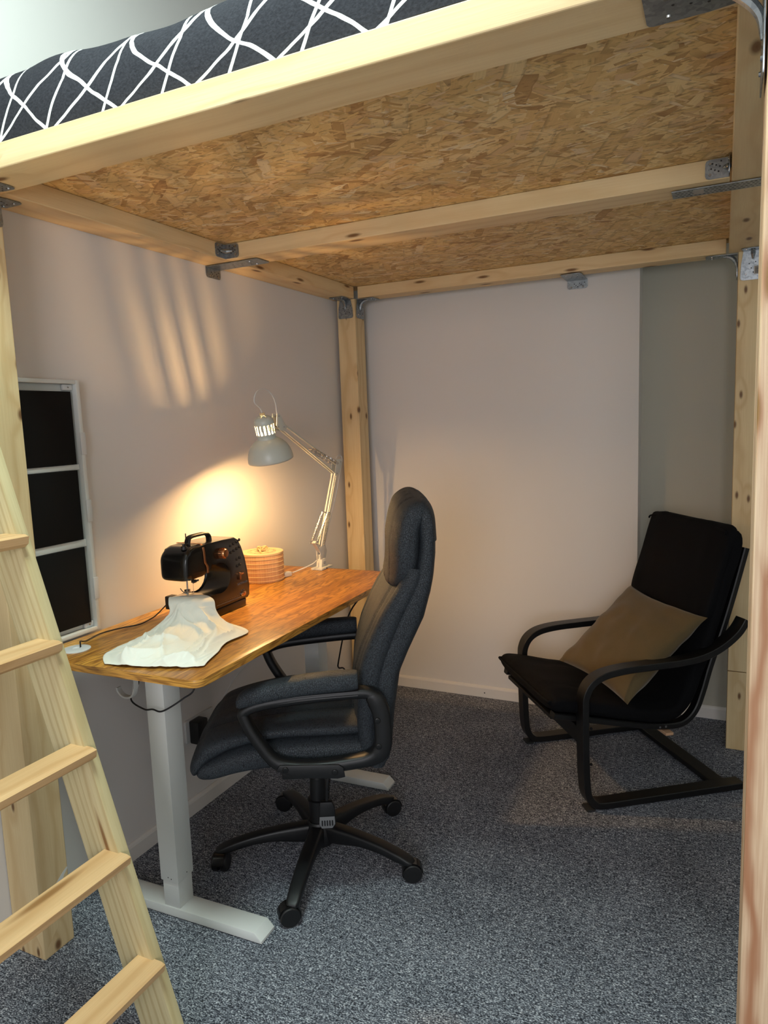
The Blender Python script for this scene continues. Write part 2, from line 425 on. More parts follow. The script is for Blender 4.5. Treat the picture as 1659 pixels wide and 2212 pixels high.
def lathe(bm, prof, n=32, origin=(0, 0, 0), axis=(0, 0, 1), skip=None):
    axis = V(axis).normalized(); o = V(origin); u = axis.orthogonal().normalized(); v = axis.cross(u); rings = []
    for r, z in prof:
        if r < 1e-6: rings.append([bm.verts.new(o+axis*z)])
        else: rings.append([bm.verts.new(o+axis*z+(u*math.cos(a)+v*math.sin(a))*r) for a in [2*math.pi*j/n for j in range(n)]])
    for i, (A, Bv) in enumerate(zip(rings, rings[1:])):
        for j in range(n):
            if skip and skip(i, j): continue
            q = [A[j % len(A)], A[(j+1) % len(A)], Bv[(j+1) % len(Bv)], Bv[j % len(Bv)]]
            q2 = []
            for x in q:
                if x not in q2: q2.append(x)
            if len(q2) > 2: bm.faces.new(q2)
    return bm

def sub(o, lv=1):
    m = o.modifiers.new('subdivision', 'SUBSURF'); m.levels = lv; m.render_levels = lv; return o
def solid(o, t, off=0.0):
    m = o.modifiers.new('thickness', 'SOLIDIFY'); m.thickness = t; m.offset = off; return o

def beam(name, p0, p1, w, h, mat, parent, roll_z=None, bev=0.003):
    """timber from p0 to p1 (centre line) with its own length along local X"""
    p0, p1 = V(p0), V(p1); L = (p1-p0).length
    bm = B(); box(bm, -L/2, L/2, -w/2, w/2, -h/2, h/2, bev, 2)
    o = obj(name, bm, mat, parent, ang=20)
    x = (p1-p0).normalized(); z = V(roll_z) if roll_z else V((0, 0, 1))
    y = z.cross(x).normalized(); z = x.cross(y)
    o.matrix_basis = Matrix(((x.x, y.x, z.x, 0), (x.y, y.y, z.y, 0), (x.z, y.z, z.z, 0), (0, 0, 0, 1)))
    o.location = (p0+p1)/2
    return o

def copy_tree(o, parent=None):
    c = o.copy(); COL.objects.link(c); c.parent = parent
    for ch in list(o.children): copy_tree(ch, c)
    return c
# ------------------------------------------------------------------ the room
YB, YR, XR, XC = 3.42, 3.545, 3.3, 1.4925   # back wall, recess wall, right wall, corner of the recess
YF, ZC = -2.6, 3.4
def plate(name, x0, x1, y0, y1, z0, z1, mat, kind='structure', bev=0.0, parent=None):
    bm = B(); box(bm, x0, x1, y0, y1, z0, z1, bev)
    o = obj(name, bm, mat, parent, smooth=bev > 0)
    if kind: tag(o, kind=kind)
    return o
plate('floor', -0.1, XR+0.1, YF-0.1, YR+0.1, -0.1, 0.0, 'carpet')
plate('ceiling', -0.1, XR+0.1, YF-0.1, YR+0.1, ZC, ZC+0.1, 'ceiling')
plate('wall_left', -0.1, 0.0, YF-0.1, YR+0.1, 0.0, ZC, 'wall')
plate('wall_back', 0.0, XC, YB, YR+0.1, 0.0, ZC, 'wall')
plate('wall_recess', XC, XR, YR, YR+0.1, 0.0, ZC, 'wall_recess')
plate('wall_right', XR, XR+0.1, YF-0.1, YR+0.1, 0.0, ZC, 'wall')
# front wall behind the camera with a window opening
bm = B()
box(bm, 0, 1.5, YF-0.1, YF, 0, ZC); box(bm, 2.9, XR, YF-0.1, YF, 0, ZC)
box(bm, 1.5, 2.9, YF-0.1, YF, 0, 0.95); box(bm, 1.5, 2.9, YF-0.1, YF, 2.45, ZC)
tag(obj('wall_front', bm, 'wall', smooth=False), kind='structure')
win = tag(link('window_1', bpy.data.meshes.new('window_1')), kind='structure')
bm = win.data; b = B()
for a_, b_, c_, d_ in ((1.5, 1.56, .95, 2.45), (2.84, 2.9, .95, 2.45), (1.56, 2.84, .95, 1.01), (1.56, 2.84, 2.39, 2.45), (2.17, 2.23, 1.01, 2.39)):
    box(b, a_, b_, YF-0.08, YF-0.02, c_, d_, 0.004)
b.to_mesh(win.data); b.free(); win.data.materials.append(M['white_trim'])

def skirting(name, p0, p1, nrm, h=0.062, t=0.014, nails=()):
    p0, p1, nrm = V(p0), V(p1), V(nrm); d = (p1-p0).normalized()
    prof = [(0, 0), (t, 0), (t, h-0.012), (t-0.003, h-0.006), (0.004, h), (0, h)]
    bm = B()
    A = [bm.verts.new(p0+nrm*a+V((0, 0, b))) for a, b in prof]; Bv = [bm.verts.new(p1+nrm*a+V((0, 0, b))) for a, b in prof]
    bm.faces.new(A); bm.faces.new(Bv[::-1])
    for i in range(len(prof)): bm.faces.new((A[i], Bv[i], Bv[(i+1) % 6], A[(i+1) % 6]))
    o = tag(obj(name, bm, 'white_trim', smooth=False), kind='structure')
    for q in nails:
        c = B(); cyl(c, p0+d*q+nrm*(t-0.001)+V((0, 0, 0.026)), p0+d*q+nrm*(t+0.0012)+V((0, 0, 0.026)), 0.0035, n=10)
        obj('nail_head', c, 'ink', o)
    return o
skirting('baseboard_left', (0, YF, 0), (0, YB-0.014, 0), (1, 0, 0), nails=(4.14, 4.82, 5.4))
skirting('baseboard_back', (0, YB, 0), (XC, YB, 0), (0, -1, 0), nails=(0.72, 1.3))
skirting('baseboard_recess', (XC, YR, 0), (XR, YR, 0), (0, -1, 0), nails=())

# ------------------------------------------------------------------ loft bed
ZB, ZO = 2.132, 2.190
bed = thing('loft_bed', 'wooden loft bed of thick pine posts and beams with strand board underside', 'loft bed', (0.93, 2.2, 0))
def rel(o, root):   # place world-space coordinates under a thing standing at root.location
    o.location = o.location - root.location; return o
def bbeam(name, p0, p1, w, h, mat, roll=None, label=None):
    o = rel(beam(name, p0, p1, w, h, mat, bed, roll), bed)
    if label: tag(o, label)
    return o
H = ZO-ZB
fl_post = bbeam('post', (0.0655, 1.169, 0), (0.0655, 1.169, ZB), 0.102, 0.127, 'pine_post', (1, 0, 0))
bbeam('post', (0.0715, 3.271, 0), (0.0715, 3.271, ZB), 0.104, 0.104, 'pine_post', (1, 0, 0))
br_post = bbeam('post', (1.944, 3.271, 0.36), (1.944, 3.271, ZB), 0.104, 0.104, 'pine_post', (1, 0, 0))
bbeam('post_foot', (1.944, 3.271, 0), (1.944, 3.271, 0.357), 0.104, 0.104, 'pine_post', (1, 0, 0))
bbeam('post', (1.954, 1.178, 0), (1.954, 1.178, ZB), 0.12, 0.116, 'pine_big', (1, 0, 0), 'foreground post with bold curving grain')
bbeam('beam', (0.003, 1.175, (ZB+ZO)/2), (2.03, 1.175, (ZB+ZO)/2), 0.1256, H, 'pine', None, 'yellowish front beam')
bbeam('beam', (0.0625, 1.238, (ZB+ZO)/2), (0.0625, 3.214, (ZB+ZO)/2), 0.124, H, 'pine')
bbeam('beam', (0.142, 3.27, (ZB+ZO)/2), (1.846, 3.27, (ZB+ZO)/2), 0.102, H, 'pine')
bbeam('beam', (1.914, 1.238, (ZB+ZO)/2), (1.914, 3.238, (ZB+ZO)/2), 0.116, H, 'pine')
bbeam('joist', (0.1255, 2.228, (ZB+ZO)/2), (1.852, 2.228, (ZB+ZO)/2), 0.122, H, 'pine')
for y0, y1 in ((1.150, 2.2285), (2.2295, 3.32)):
    bm = B(); box(bm, -0.995, 1.015, -(y1-y0)/2, (y1-y0)/2, 0, 0.018)
    o = obj('strand_board', bm, 'osb', bed, smooth=False); o.location = V((1.0, (y0+y1)/2, ZO+0.0005))-bed.location
# plaster smear at the foot of the front left post
rnd = random.Random(4)
def smear(name, pts, mat, parent, nrm, t=0.0012):
    bm = B(); A = [bm.verts.new(p) for p in pts]; Bv = [bm.verts.new(V(p)+V(nrm)*t) for p in pts]
    bm.faces.new(A); bm.faces.new(Bv[::-1]); n = len(pts)
    for i in range(n): bm.faces.new((A[i], Bv[i], Bv[(i+1) % n], A[(i+1) % n]))
    return rel(obj(name, bm, mat, parent, smooth=False), bed)
smear('filler_smear', [(0.128, 1.155, .19), (0.128, 1.168, .196), (0.128, 1.184, .210), (0.128, 1.20, .222), (0.128, 1.217, .232), (0.128, 1.219, .226),
      (0.128, 1.205, .212), (0.128, 1.197, .196), (0.128, 1.187, .180), (0.128, 1.178, .184), (0.128, 1.172, .174), (0.128, 1.166, .186)], 'plaster', bed, (1, 0, 0))
smear('filler_smear', [(0.128, 1.204, .188), (0.128, 1.211, .194), (0.128, 1.213, .184), (0.128, 1.208, .176), (0.128, 1.203, .180)], 'plaster', bed, (1, 0, 0))
smear('filler_smear', [(0.005, 1.122, .196), (0.03, 1.122, .188), (0.07, 1.122, .182), (0.12, 1.122, .176), (0.12, 1.122, .181), (0.06, 1.122, .189), (0.02, 1.122, .197)], 'plaster', bed, (0, -1, 0))

# angle brackets: origin at the inner bend, one flange along local +X lying on the XY plane, the other going down local -Z
def bracket(loc, ex, ez, wid, l1, l2, rib=True, taper=0.0, screws=2, sticker=False):
    """ex: direction of flange 1; ez: direction of flange 2; wid along ex x ez; both flanges 2 mm thick"""
    ex, ez = V(ex), V(ez); ey = ez.cross(ex)
    bm = B(); t = 0.002
    def fl(a, nrm, L):
        n = 6; r = min(0.010, L*0.3)
        out = [(-wid/2, 0.0), (wid/2, 0.0), (wid/2-taper*0.0, L*0.45), (wid/2, L-r), (wid/2-r*.3, L-r*.3), (wid/2-r, L),
               (-wid/2+r, L), (-wid/2+r*.3, L-r*.3), (-wid/2, L-r), (-wid/2, L*0.45)]
        if taper: out = [((abs(x)-taper*(1-min(1, yv/(L*0.55))))*(1 if x > 0 else -1), yv) for x, yv in out]
        A = [bm.verts.new(ey*x+a*yv) for x, yv in out]; Bv = [bm.verts.new(ey*x+a*yv+nrm*t) for x, yv in out]
        bm.faces.new(A); bm.faces.new(Bv[::-1]); m = len(out)
        for i in range(m): bm.faces.new((A[i], Bv[i], Bv[(i+1) % m], A[(i+1) % m]))
    n1 = ez; n2 = ex
    fl(ex, n1, l1); fl(ez, n2, l2)
    if rib:
        q = min(l1, l2)*0.55
        rad = 0.006
        P = smooth_path([ex*q+ez*t, ex*(q*0.6)+ez*(t+0.003), ex*(q*0.28)+ez*(q*0.28), ez*(q*0.6)+ex*(t+0.003), ez*q+ex*t], 4)
        tube(bm, P, lambda s: 0.003+0.006*math.sin(math.pi*s), 8, raw=True)
    o = obj('angle_bracket', bm, 'galv', bed); o.location = V(loc)-bed.location
    k = 0
    for d, nrm, L in ((ex, n1, l1), (ez, n2, l2)):
        for i in range(screws):
            if L < 0.03: continue
            c = B(); p = d*(L*0.8)+ey*(wid*0.28*(1 if i % 2 else -1)) if i < 2 else d*(L*0.55)
            cyl(c, p+nrm*t, p+nrm*(t+0.003), 0.0042, 0.0034, n=12)
            obj('screw', c, 'steel', o)
        hb = B()
        for i in range(7):
            p = d*(L*(0.35+0.5*((i*37) % 10)/10))+ey*(wid*0.36*(((i*53) % 17)/8.5-1))
            cyl(hb, p+nrm*t, p+nrm*(t+0.0004), 0.0024, n=8)
        tag(obj('screw_holes', hb, 'ink', o), kind='stuff')
    if sticker:
        c = B(); box(c, -0.012, 0.012, -0.016, 0.016, 0, 0.0008)
        s = obj('barcode_sticker', c, 'sticker', o, smooth=False)
        bars = B(); x = -0.009
        for wv in (2, 1, 1, 3, 1, 2, 1, 1, 2, 3, 1):
            pass
        yv = -0.012
        for wv in (1.5, .8, .8, 2, 1, 1.5, .8, 2, 1, .8, 1.5):
            box(bars, -0.007, 0.008, yv, yv+wv*0.001, 0.0008, 0.0011); yv += wv*0.001+0.0011
        bo = None
        bv = tag(obj('barcode_bars', bars, 'ink', o, smooth=False), kind='stuff')
        for q in (s, bv):
            m = Matrix((ey, ez, ey.cross(ez))).transposed().to_4x4()
            q.matrix_basis = m; q.location = ez*(l2*0.68)+ey*(-wid*0.18)+n2*(t+0.0002)
    return o
X, Y, Z = V((1, 0, 0)), V((0, 1, 0)), V((0, 0, 1))
bracket((0.125, 2.166, ZB+0.029), -Y, X, 0.052, 0.062, 0.062)                      # left beam to joist
bracket((1.851, 2.166, ZB+0.029), -X, -Y, 0.052, 0.062, 0.03, screws=2)            # joist to right beam
bracket((0.002, 2.24, ZB-0.003), X, -Z, 0.088, 0.245, 0.040, rib=False)            # to the left wall under the joist
bracket((1.213, 3.416, ZB-0.003), -Y, -Z, 0.094, 0.175, 0.040, rib=False)          # to the back wall
bracket((0.070, 3.217, ZB-0.002), -Y, -Z, 0.086, 0.10, 0.094, taper=0.012)
bracket((0.126, 3.271, ZB-0.002), X, -Z, 0.086, 0.10, 0.094, taper=0.012)
bracket((1.889, 3.271, ZB-0.002), -X, -Z, 0.07, 0.12, 0.10, taper=0.012)
bracket((1.945, 3.217, ZB-0.002), -Y, -Z, 0.09, 0.06, 0.115, taper=0.010, sticker=True)
bracket((1.892, 1.178, ZB-0.002), -X, -Z, 0.10, 0.17, 0.15, taper=0.014)
bracket((0.130, 1.19, ZB-0.002), X, -Z, 0.06, 0.065, 0.09, taper=0.008)
bracket((0.062, 1.228, ZB-0.002), Y, -Z, 0.075, 0.085, 0.09, taper=0.008)
bm = B(); box(bm, 1.70, 1.96, 2.203, 2.277, ZB-0.0055, ZB-0.003)
strap = rel(obj('strap', bm, 'galv', bed, smooth=False), bed); tag(strap, 'flat perforated strap')
hb = B()
for i in range(22):
    for yy in (2.215, 2.232, 2.249, 2.265):
        x = 1.708+i*0.0115+(0.005 if yy in (2.232, 2.265) else 0); box(hb, x, x+0.006, yy-0.0012, yy+0.0012, ZB-0.0059, ZB-0.0054)
tag(obj('strap_holes', hb, 'ink', strap, smooth=False), kind='stuff')
bm = B(); box(bm, 1.757, 1.785, 2.212, 2.256, ZB-0.0064, ZB-0.0056); obj('barcode_sticker', bm, 'sticker', strap, smooth=False)

# bedding on top
def bedding_mesh():
    bm = B(); NX, NY = 96, 56
    x0, x1, y0, y1 = 0.012, 2.06, 1.150, 3.30
    g = []
    for i in range(NX+1):
        row = []
        for j in range(NY+1):
            u, v = i/NX, j/NY; 
            x = x0+(x1-x0)*u
            # front roll: v<.25 runs up the front face
            s = v*4
            if s < 1: a = s*math.pi/2; y = y0+0.13*(1-math.cos(a)); z = math.sin(a)**0.9
            else: y = y0+0.13+(y1-y0-0.13)*((v-.25)/.75); z = 1.0
            ed = min(1, min(u, 1-u)*22)**0.5
            top = 0.205+0.018*noise.noise(V((x*3.1, y*2.2, 1.7)))+0.014*noise.noise(V((x*7.3, y*6, 4.2)))+0.012*(0.5-u)
            if s < 1: y += 0.010*noise.noise(V((x*6, s*2, 8.8)))
            z = 2.209+top*z*ed if v < 0.985 else 2.209
            row.append(bm.verts.new((x, y, z)))
        g.append(row)
    for i in range(NX):
        for j in range(NY): bm.faces.new((g[i][j], g[i+1][j], g[i+1][j+1], g[i][j+1]))
    loop = [g[i][0] for i in range(NX+1)]+[g[NX][j] for j in range(1, NY+1)]+[g[i][NY] for i in range(NX-1, -1, -1)]+[g[0][j] for j in range(NY-1, 0, -1)]
    bm.faces.new(loop[::-1])
    return bm
tag(obj('blanket', bedding_mesh(), 'bedding'), 'charcoal fleece blanket with white crossing lines on the loft bed', 'blanket')

# ------------------------------------------------------------------ ladder
LA = math.atan(0.316)
lad = thing('ladder', 'leaning pine ladder with flat steps in the left foreground', 'ladder', (0.72, 0.79, 0))
def lxf(z): return 0.756-0.316*z
def stile(yc):
    # polygon in the XZ plane: level cuts at the floor and at the wall
    bm = B(); zt = 2.0
    bev = 0.003
    dirv = V((-math.sin(LA), 0, math.cos(LA))); zz = dirv.cross(V((0, 1, 0)))
    m = Matrix(((dirv.x, 0, zz.x), (dirv.y, 1, zz.y), (dirv.z, 0, zz.z)))
    P = [V((lxf(0), 0, 0)), V((lxf(0)-0.118, 0, 0)), V((lxf(zt)-0.118, 0, zt)), V((lxf(zt), 0, zt))]
    inv = m.inverted(); loc = [inv @ p for p in P]
    prism(bm, [(p.x, p.z) for p in loc], 'y', -0.015, 0.015, bev)
    o = obj('stile', bm, 'ladder', lad); o.matrix_basis = m.to_4x4(); o.location = V((0, yc, 0))-V(lad.location)
    return o
stile(1.0155); stile(0.535)
def step():
    bm = B()
    prof = [(-0.046, 0), (0.020, 0), (0.0245, -0.004), (0.033, -0.004), (0.029, -0.022), (0.016, -0.031), (-0.046, -0.031)]
    # local X = along the step
    prism(bm, [(a, b) for a, b in prof], 'x', -0.233, 0.233, 0.0012, 1)
    return bm
st0 = None
for k in range(7):
    z = 0.268+0.25*k
    if st0 is None: st0 = obj('step', step(), 'beech', lad, ang=30); s = st0
    else: s = st0.copy(); COL.objects.link(s); s.parent = lad
    s.rotation_euler = (0, 0, -math.pi/2)
    s.matrix_basis = Matrix(((0, 1, 0, 0), (1, 0, 0, 0), (0, 0, 1, 0), (0, 0, 0, 1)))
    s.location = V((lxf(z), 0.7745, z))-V(lad.location)

# ------------------------------------------------------------------ desk
DZ = 0.861
desk = thing('standing_desk', 'brown wood-topped standing desk on white metal legs against left wall', 'desk', (0.330, 1.898, 0), R(1.35))
# local X is the desk's length (world Y), local Y points to the wall
DR = Matrix.Rotation(math.pi/2, 4, 'Z')
def rr(x0, x1, y0, y1, r, n=6):
    out = []
    for cx, cy, a0 in ((x1-r, y1-r, 0), (x0+r, y1-r, 90), (x0+r, y0+r, 180), (x1-r, y0+r, 270)):
        for i in range(n+1): a = R(a0+90*i/n); out.append((cx+r*math.cos(a), cy+r*math.sin(a)))
    return out
bm = B(); prism(bm, rr(-0.668, 0.668, -0.313, 0.300, 0.03), 'z', DZ-0.022, DZ, 0.0015)
top = obj('desktop', bm, 'desktop', desk); top.rotation_euler = (0, 0, math.pi/2)
def dbox(name, x0, x1, y0, y1, z0, z1, mat='white_metal', bev=0.002, parent=desk):
    bm = B(); box(bm, x0, x1, y0, y1, z0, z1, bev); return obj(name, bm, mat, parent)
for i, y in enumerate((-0.458, 0.458)):
    xc = 0.0
    leg = dbox('leg', xc-0.034, xc+0.034, y-0.036, y+0.036, 0.118, DZ-0.03)
    dbox('inner_tube', xc-0.030, xc+0.030, y-0.032, y+0.032, 0.03, 0.13, parent=leg)
    dbox('leg_bracket', xc-0.20, xc+0.24, y-0.024, y+0.024, DZ-0.05, DZ-0.0225)
    bm = B()
    A = [(-0.29, 0.002), (0.328, 0.002), (0.328, 0.010), (0.305, 0.032), (-0.268, 0.032), (-0.29, 0.010)]
    prism(bm, A, 'y', y-0.036, y+0.036, 0.003, 2)
    obj('foot', bm, 'white_metal', desk, ang=25)
    if i == 0:
        hb = B()
        for hx, hz in ((-0.004, .131), (0.008, .128)): cyl(hb, (hx, y-0.0365, hz), (hx, y-0.0358, hz), 0.0018, n=8)
        cyl(hb, (0.0338, y+0.005, .133), (0.0345, y+0.005, .133), 0.0018, n=8)
        tag(obj('screw_holes', hb, 'ink', leg), kind='stuff')
dbox('crossbar', -0.022, 0.022, -0.43, 0.43, DZ-0.062, DZ-0.0255, 'white_metal')
bm = B(); lathe(bm, [(0, 0.0), (0.041, 0.0), (0.041, 0.002), (0.036, 0.004), (0.012, 0.004), (0.010, 0.001), (0, 0.001)], 36, (-0.215, -0.570, DZ))
obj('cable_grommet', bm, 'white_plastic', desk)
bm = B(); band(bm, [(-0.052, -0.512, 0.80), (-0.055, -0.512, 0.735), (-0.07, -0.512, 0.712), (-0.098, -0.512, 0.709), (-0.117, -0.512, 0.722), (-0.121, -0.512, 0.735)], (0, 1, 0), 0.018, 0.006, c=0.001)
band(bm, [(-0.052, -0.512, 0.74), (-0.052, -0.512, 0.80), (-0.052, -0.512, DZ-0.022)], (0, 1, 0), 0.018, 0.005, raw=True)
obj('cable_hook', bm, 'white_plastic', desk)
# ------------------------------------------------------------------ office chair (local +X forward, +Y the side nearest the camera)
oc = thing('office_chair', 'high-backed dark grey leather office chair on black five-star castor base', 'office chair', (0.625, 1.86, 0), R(208))
def lerp_tab(tab, z):
    for (z0, a0), (z1, a1) in zip(tab, tab[1:]):
        if z <= z1: t = max(0, (z-z0)/(z1-z0)); return a0+(a1-a0)*t
    return tab[-1][1]
def sm(t): return t*t*(3-2*t)

# seat: lower cushion and upper pad
def seat_sections(tab):
    out = []
    for x, zt, zb, hw, e in tab:
        out.append(((x, 0, (zt+zb)/2), (0, 1, 0), (0, 0, 1), hw, (zt-zb)/2, e))
    return out
def dense(tab, k=5):
    P = [tuple(t) for t in tab]; out = []
    n = len(P)
    for i in range(n-1):
        p0, p1, p2, p3 = P[max(i-1, 0)], P[i], P[i+1], P[min(i+2, n-1)]
        for j in range(k):
            t = j/k
            out.append(tuple(0.5*((2*b)+(-a+c)*t+(2*a-5*b+4*c-d)*t*t+(-a+3*b-3*c+d)*t*t*t) for a, b, c, d in zip(p0, p1, p2, p3)))
    out.append(P[-1]); return out
bm = B(); loft(bm, seat_sections(dense([(-0.235, .50, .46, .20, 2.5), (-0.225, .53, .43, .235, 3), (-0.18, .545, .42, .25, 3.6), (0.0, .545, .437, .252, 3.8), (0.14, .54, .437, .252, 3.8),
    (0.24, .525, .425, .252, 3.6), (0.31, .50, .406, .247, 3.2), (0.350, .485, .403, .240, 3.0), (0.368, .47, .410, .225, 2.8), (0.376, .455, .425, .20, 2.6)])), 44)
obj('seat_cushion', bm, 'leather', oc, ang=80)
bm = B()
loft(bm, seat_sections(dense([(-0.215, .575, .54, .18, 2.5), (-0.19, .59, .53, .222, 2.8), (-0.10, .592, .53, .236, 3), (0.02, .592, .53, .240, 3), (0.14, .586, .528, .240, 3),
    (0.25, .572, .50, .240, 3), (0.33, .550, .46, .240, 3), (0.362, .520, .425, .238, 3), (0.380, .502, .410, .230, 3.0), (0.390, .480, .422, .215, 2.8)])), 64)
for v in bm.verts:      # upholstery channels
    if v.normal is not None and v.co.z > 0.5:
        v.co.z -= 0.004*math.exp(-((v.co.y)/0.006)**2)+0.006*(math.exp(-((abs(v.co.y)-0.125)/0.008)**2))
        v.co.z += 0.006*noise.noise(V((v.co.x*5, v.co.y*9, 2)))
obj('seat_pad', bm, 'leather', oc, ang=80)

FRONT = [(0.44, -0.118), (0.60, -0.121), (0.73, -0.134), (0.80, -0.155), (0.90, -0.200), (0.98, -0.248), (1.03, -0.276), (1.10, -0.29), (1.17, -0.30), (1.22, -0.315), (1.245, -0.335)]
BACK = [(0.44, -0.225), (0.48, -0.245), (0.60, -0.258), (0.73, -0.280), (0.80, -0.312), (0.90, -0.362), (0.98, -0.383), (1.03, -0.392), (1.10, -0.399), (1.17, -0.400), (1.215, -0.392), (1.245, -0.37)]
def back_shell(zs, fo, bo, hw, e, zt_round=None):
    out = []
    for z in zs:
        f, b = lerp_tab(FRONT, z)+fo(z), lerp_tab(BACK, z)+bo(z)
        out.append((((f+b)/2, 0, z), (0, 1, 0), (1, 0, 0), hw(z), abs(f-b)/2, e))
    return out
def hwz(z):
    t = max(0.0, (z-1.19)/0.065); w_ = 0.256-0.004*max(0, (0.6-z)/0.16)
    return w_*math.sqrt(max(0.02, 1-t**2.6*0.62)) if t > 0 else w_
zs = [0.44+i*(0.80/40) for i in range(41)]+[1.246, 1.252]
bm = B(); loft(bm, back_shell(zs, lambda z: -0.042, lambda z: 0.0, hwz, 3.4), 48)
obj('backrest', bm, 'leather', oc, ang=80)
# thick padded face of the backrest with vertical channels
def face():
    bm = B(); secs = []
    z0, z1 = 0.50, 1.02
    for i in range(37):
        z = z0+(z1-z0)*i/36; f = lerp_tab(FRONT, z)
        endt = min(1, min(i, 36-i)/3.0+0.35)
        secs.append(((f-0.034, 0, z), (0, 1, 0), (1, 0, 0), 0.222*min(1, .9+.1*endt), 0.037*endt, 3.0))
    loft(bm, secs, 72)
    for v in bm.verts:
        f = lerp_tab(FRONT, v.co.z)
        if v.co.x > f-0.034:
            y = v.co.y
            g = 0.010*(math.exp(-((abs(y)-0.155)/0.008)**2)+math.exp(-((abs(y)-0.055)/0.008)**2))
            v.co.x -= g; v.co.x += 0.006*noise.noise(V((y*9, v.co.z*4, 3.3)))
    return bm
obj('back_pad', face(), 'leather', oc, ang=80)
def bolsters():
    o = []
    for s in (1, -1):
        bm = B()
        P = [(lerp_tab(FRONT, z)-0.045, s*0.228, z) for z in [0.46+0.03*i for i in range(21)]]
        tube(bm, P, lambda t: 0.026+0.012*math.sin(math.pi*t), 14, 2)
        obj('back_bolster', bm, 'leather', oc, ang=80)
bolsters()
# headrest pillow wrapping the top
bm = B(); secs = []
hr = [(0.985, -0.245, -0.30, .15, 2.2), (1.0, -0.24, -0.335, .205, 2.6), (1.03, -0.248, -0.35, .238, 3), (1.08, -0.252, -0.355, .252, 3.2), (1.13, -0.254, -0.36, .256, 3.2), (1.18, -0.264, -0.365, .256, 3.2),
      (1.215, -0.274, -0.385, .255, 3.3), (1.238, -0.285, -0.388, .251, 3.2), (1.254, -0.303, -0.383, .240, 2.9), (1.262, -0.320, -0.372, .222, 2.6), (1.265, -0.332, -0.362, .190, 2.3)]
for z, f, b, hw, e in dense(hr, 5): secs.append((((f+b)/2, 0, z), (0, 1, 0), (1, 0, 0), hw, abs(f-b)/2, e))
loft(bm, secs, 80)
for v in bm.verts:
    y = v.co.y
    v.co.x -= 0.007*(math.exp(-((abs(y)-0.15)/0.007)**2)+math.exp(-((abs(y)-0.05)/0.007)**2))*(1 if v.co.x > -0.33 else 0)
    v.co.z -= 0.004*(math.exp(-((abs(y)-0.15)/0.007)**2)+math.exp(-((abs(y)-0.05)/0.007)**2))*(1 if v.co.z > 1.2 else 0)
obj('headrest', bm, 'leather', oc, ang=80)
# top flap of the shell over the head
bm = B(); secs = []
for z, f, b, hw, e in dense([(1.14, -0.335, -0.404, .257, 3.4), (1.20, -0.33, -0.402, .255, 3.2), (1.228, -0.325, -0.397, .250, 3.0), (1.246, -0.33, -0.388, .238, 2.7), (1.256, -0.34, -0.372, .215, 2.3)], 5):
    secs.append((((f+b)/2, 0, z), (0, 1, 0), (1, 0, 0), hw, abs(f-b)/2, e))
loft(bm, secs, 48); obj('back_top', bm, 'leather', oc, ang=80)

# armrests
for s in (1, -1):
    ya = s*0.29
    loop = [(-0.145, .703), (0.02, .695), (0.14, .683), (0.198, .664), (0.200, .645), (0.182, .600), (0.150, .545), (0.120, .505), (0.080, .485), (0.0, .477), (-0.10, .484), (-0.175, .497),
            (-0.207, .530), (-0.210, .600), (-0.203, .650), (-0.182, .690)]
    bm = B()
    wid = lambda t: 0.044
    pts = [V((x, ya, z)) for x, z in loop]
    P = smooth_path(pts, 5, True); m = len(P)
    thk = []
    for i, p in enumerate(P):
        t = 0.030
        if p.x < -0.15 and p.z < 0.69: t = 0.052
        if p.z < 0.50: t = 0.036
        thk.append(t)
    thk = [(thk[i-2]+thk[i-1]+thk[i]+thk[(i+1) % m]+thk[(i+2) % m])/5 for i in range(m)]
    band(bm, P, (0, 1, 0), 0.046, lambda q: thk[min(m-1, int(round(q*(m-1))))], raw=True, closed=True, c=0.007)
    arm = obj('armrest', bm, 'black_plastic', oc, ang=50)
    bm = B()
    secs = []
    for x, zc, hw, hh, e in dense([(-0.142, .742, .020, .018, 2.4), (-0.138, .742, .029, .026, 2.8), (-0.10, .741, .033, .029, 3), (0.0, .736, .035, .029, 3), (0.10, .724, .035, .028, 3), (0.17, .710, .033, .027, 2.8),
                                   (0.205, .697, .028, .023, 2.6), (0.219, .689, .018, .014, 2.2)], 5):
        secs.append(((x, ya, zc), (0, 1, 0), (0, 0, 1), hw, hh, e))
    loft(bm, secs, 32); obj('arm_pad', bm, 'leather', arm, ang=80)
    # ribbed lip under the pad
    for k in range(3):
        bm = B(); tube(bm, [(-0.14, ya+s*0.021, .7125-k*.006), (0.02, ya+s*0.021, .706-k*.006), (0.13, ya+s*0.020, .694-k*.006), (0.185, ya+s*0.017, .680-k*.005)], 0.0026, 6, 6)
        obj('rib', bm, 'black_plastic', arm)
    bm = B()  # bolted lower plate joining the arm to the seat
    prism(bm, [(0.10, .500), (-0.075, .492), (-0.088, .482), (-0.092, .452), (-0.07, .448), (0.05, .456), (0.112, .482)], 'y', ya+s*0.022, ya+s*0.030, 0.003)
    obj('arm_plate', bm, 'black_plastic', arm, ang=30)
    bm = B(); box(bm, -0.07, 0.10, s*0.20, ya, 0.437, 0.468, 0.006); obj('arm_strut', bm, 'black_plastic', arm)
    for x, z in ((0.084, .486), (-0.062, .470), (-0.195, .620), (-0.196, .539)):
        yo = ya+s*(0.030 if z < .5 else 0.023)
        bm = B(); cyl(bm, (x, yo, z), (x, yo+s*0.0035, z), 0.0095, 0.0085, 20, 0.001)
        obj('screw_cap', bm, 'black_gloss', arm)
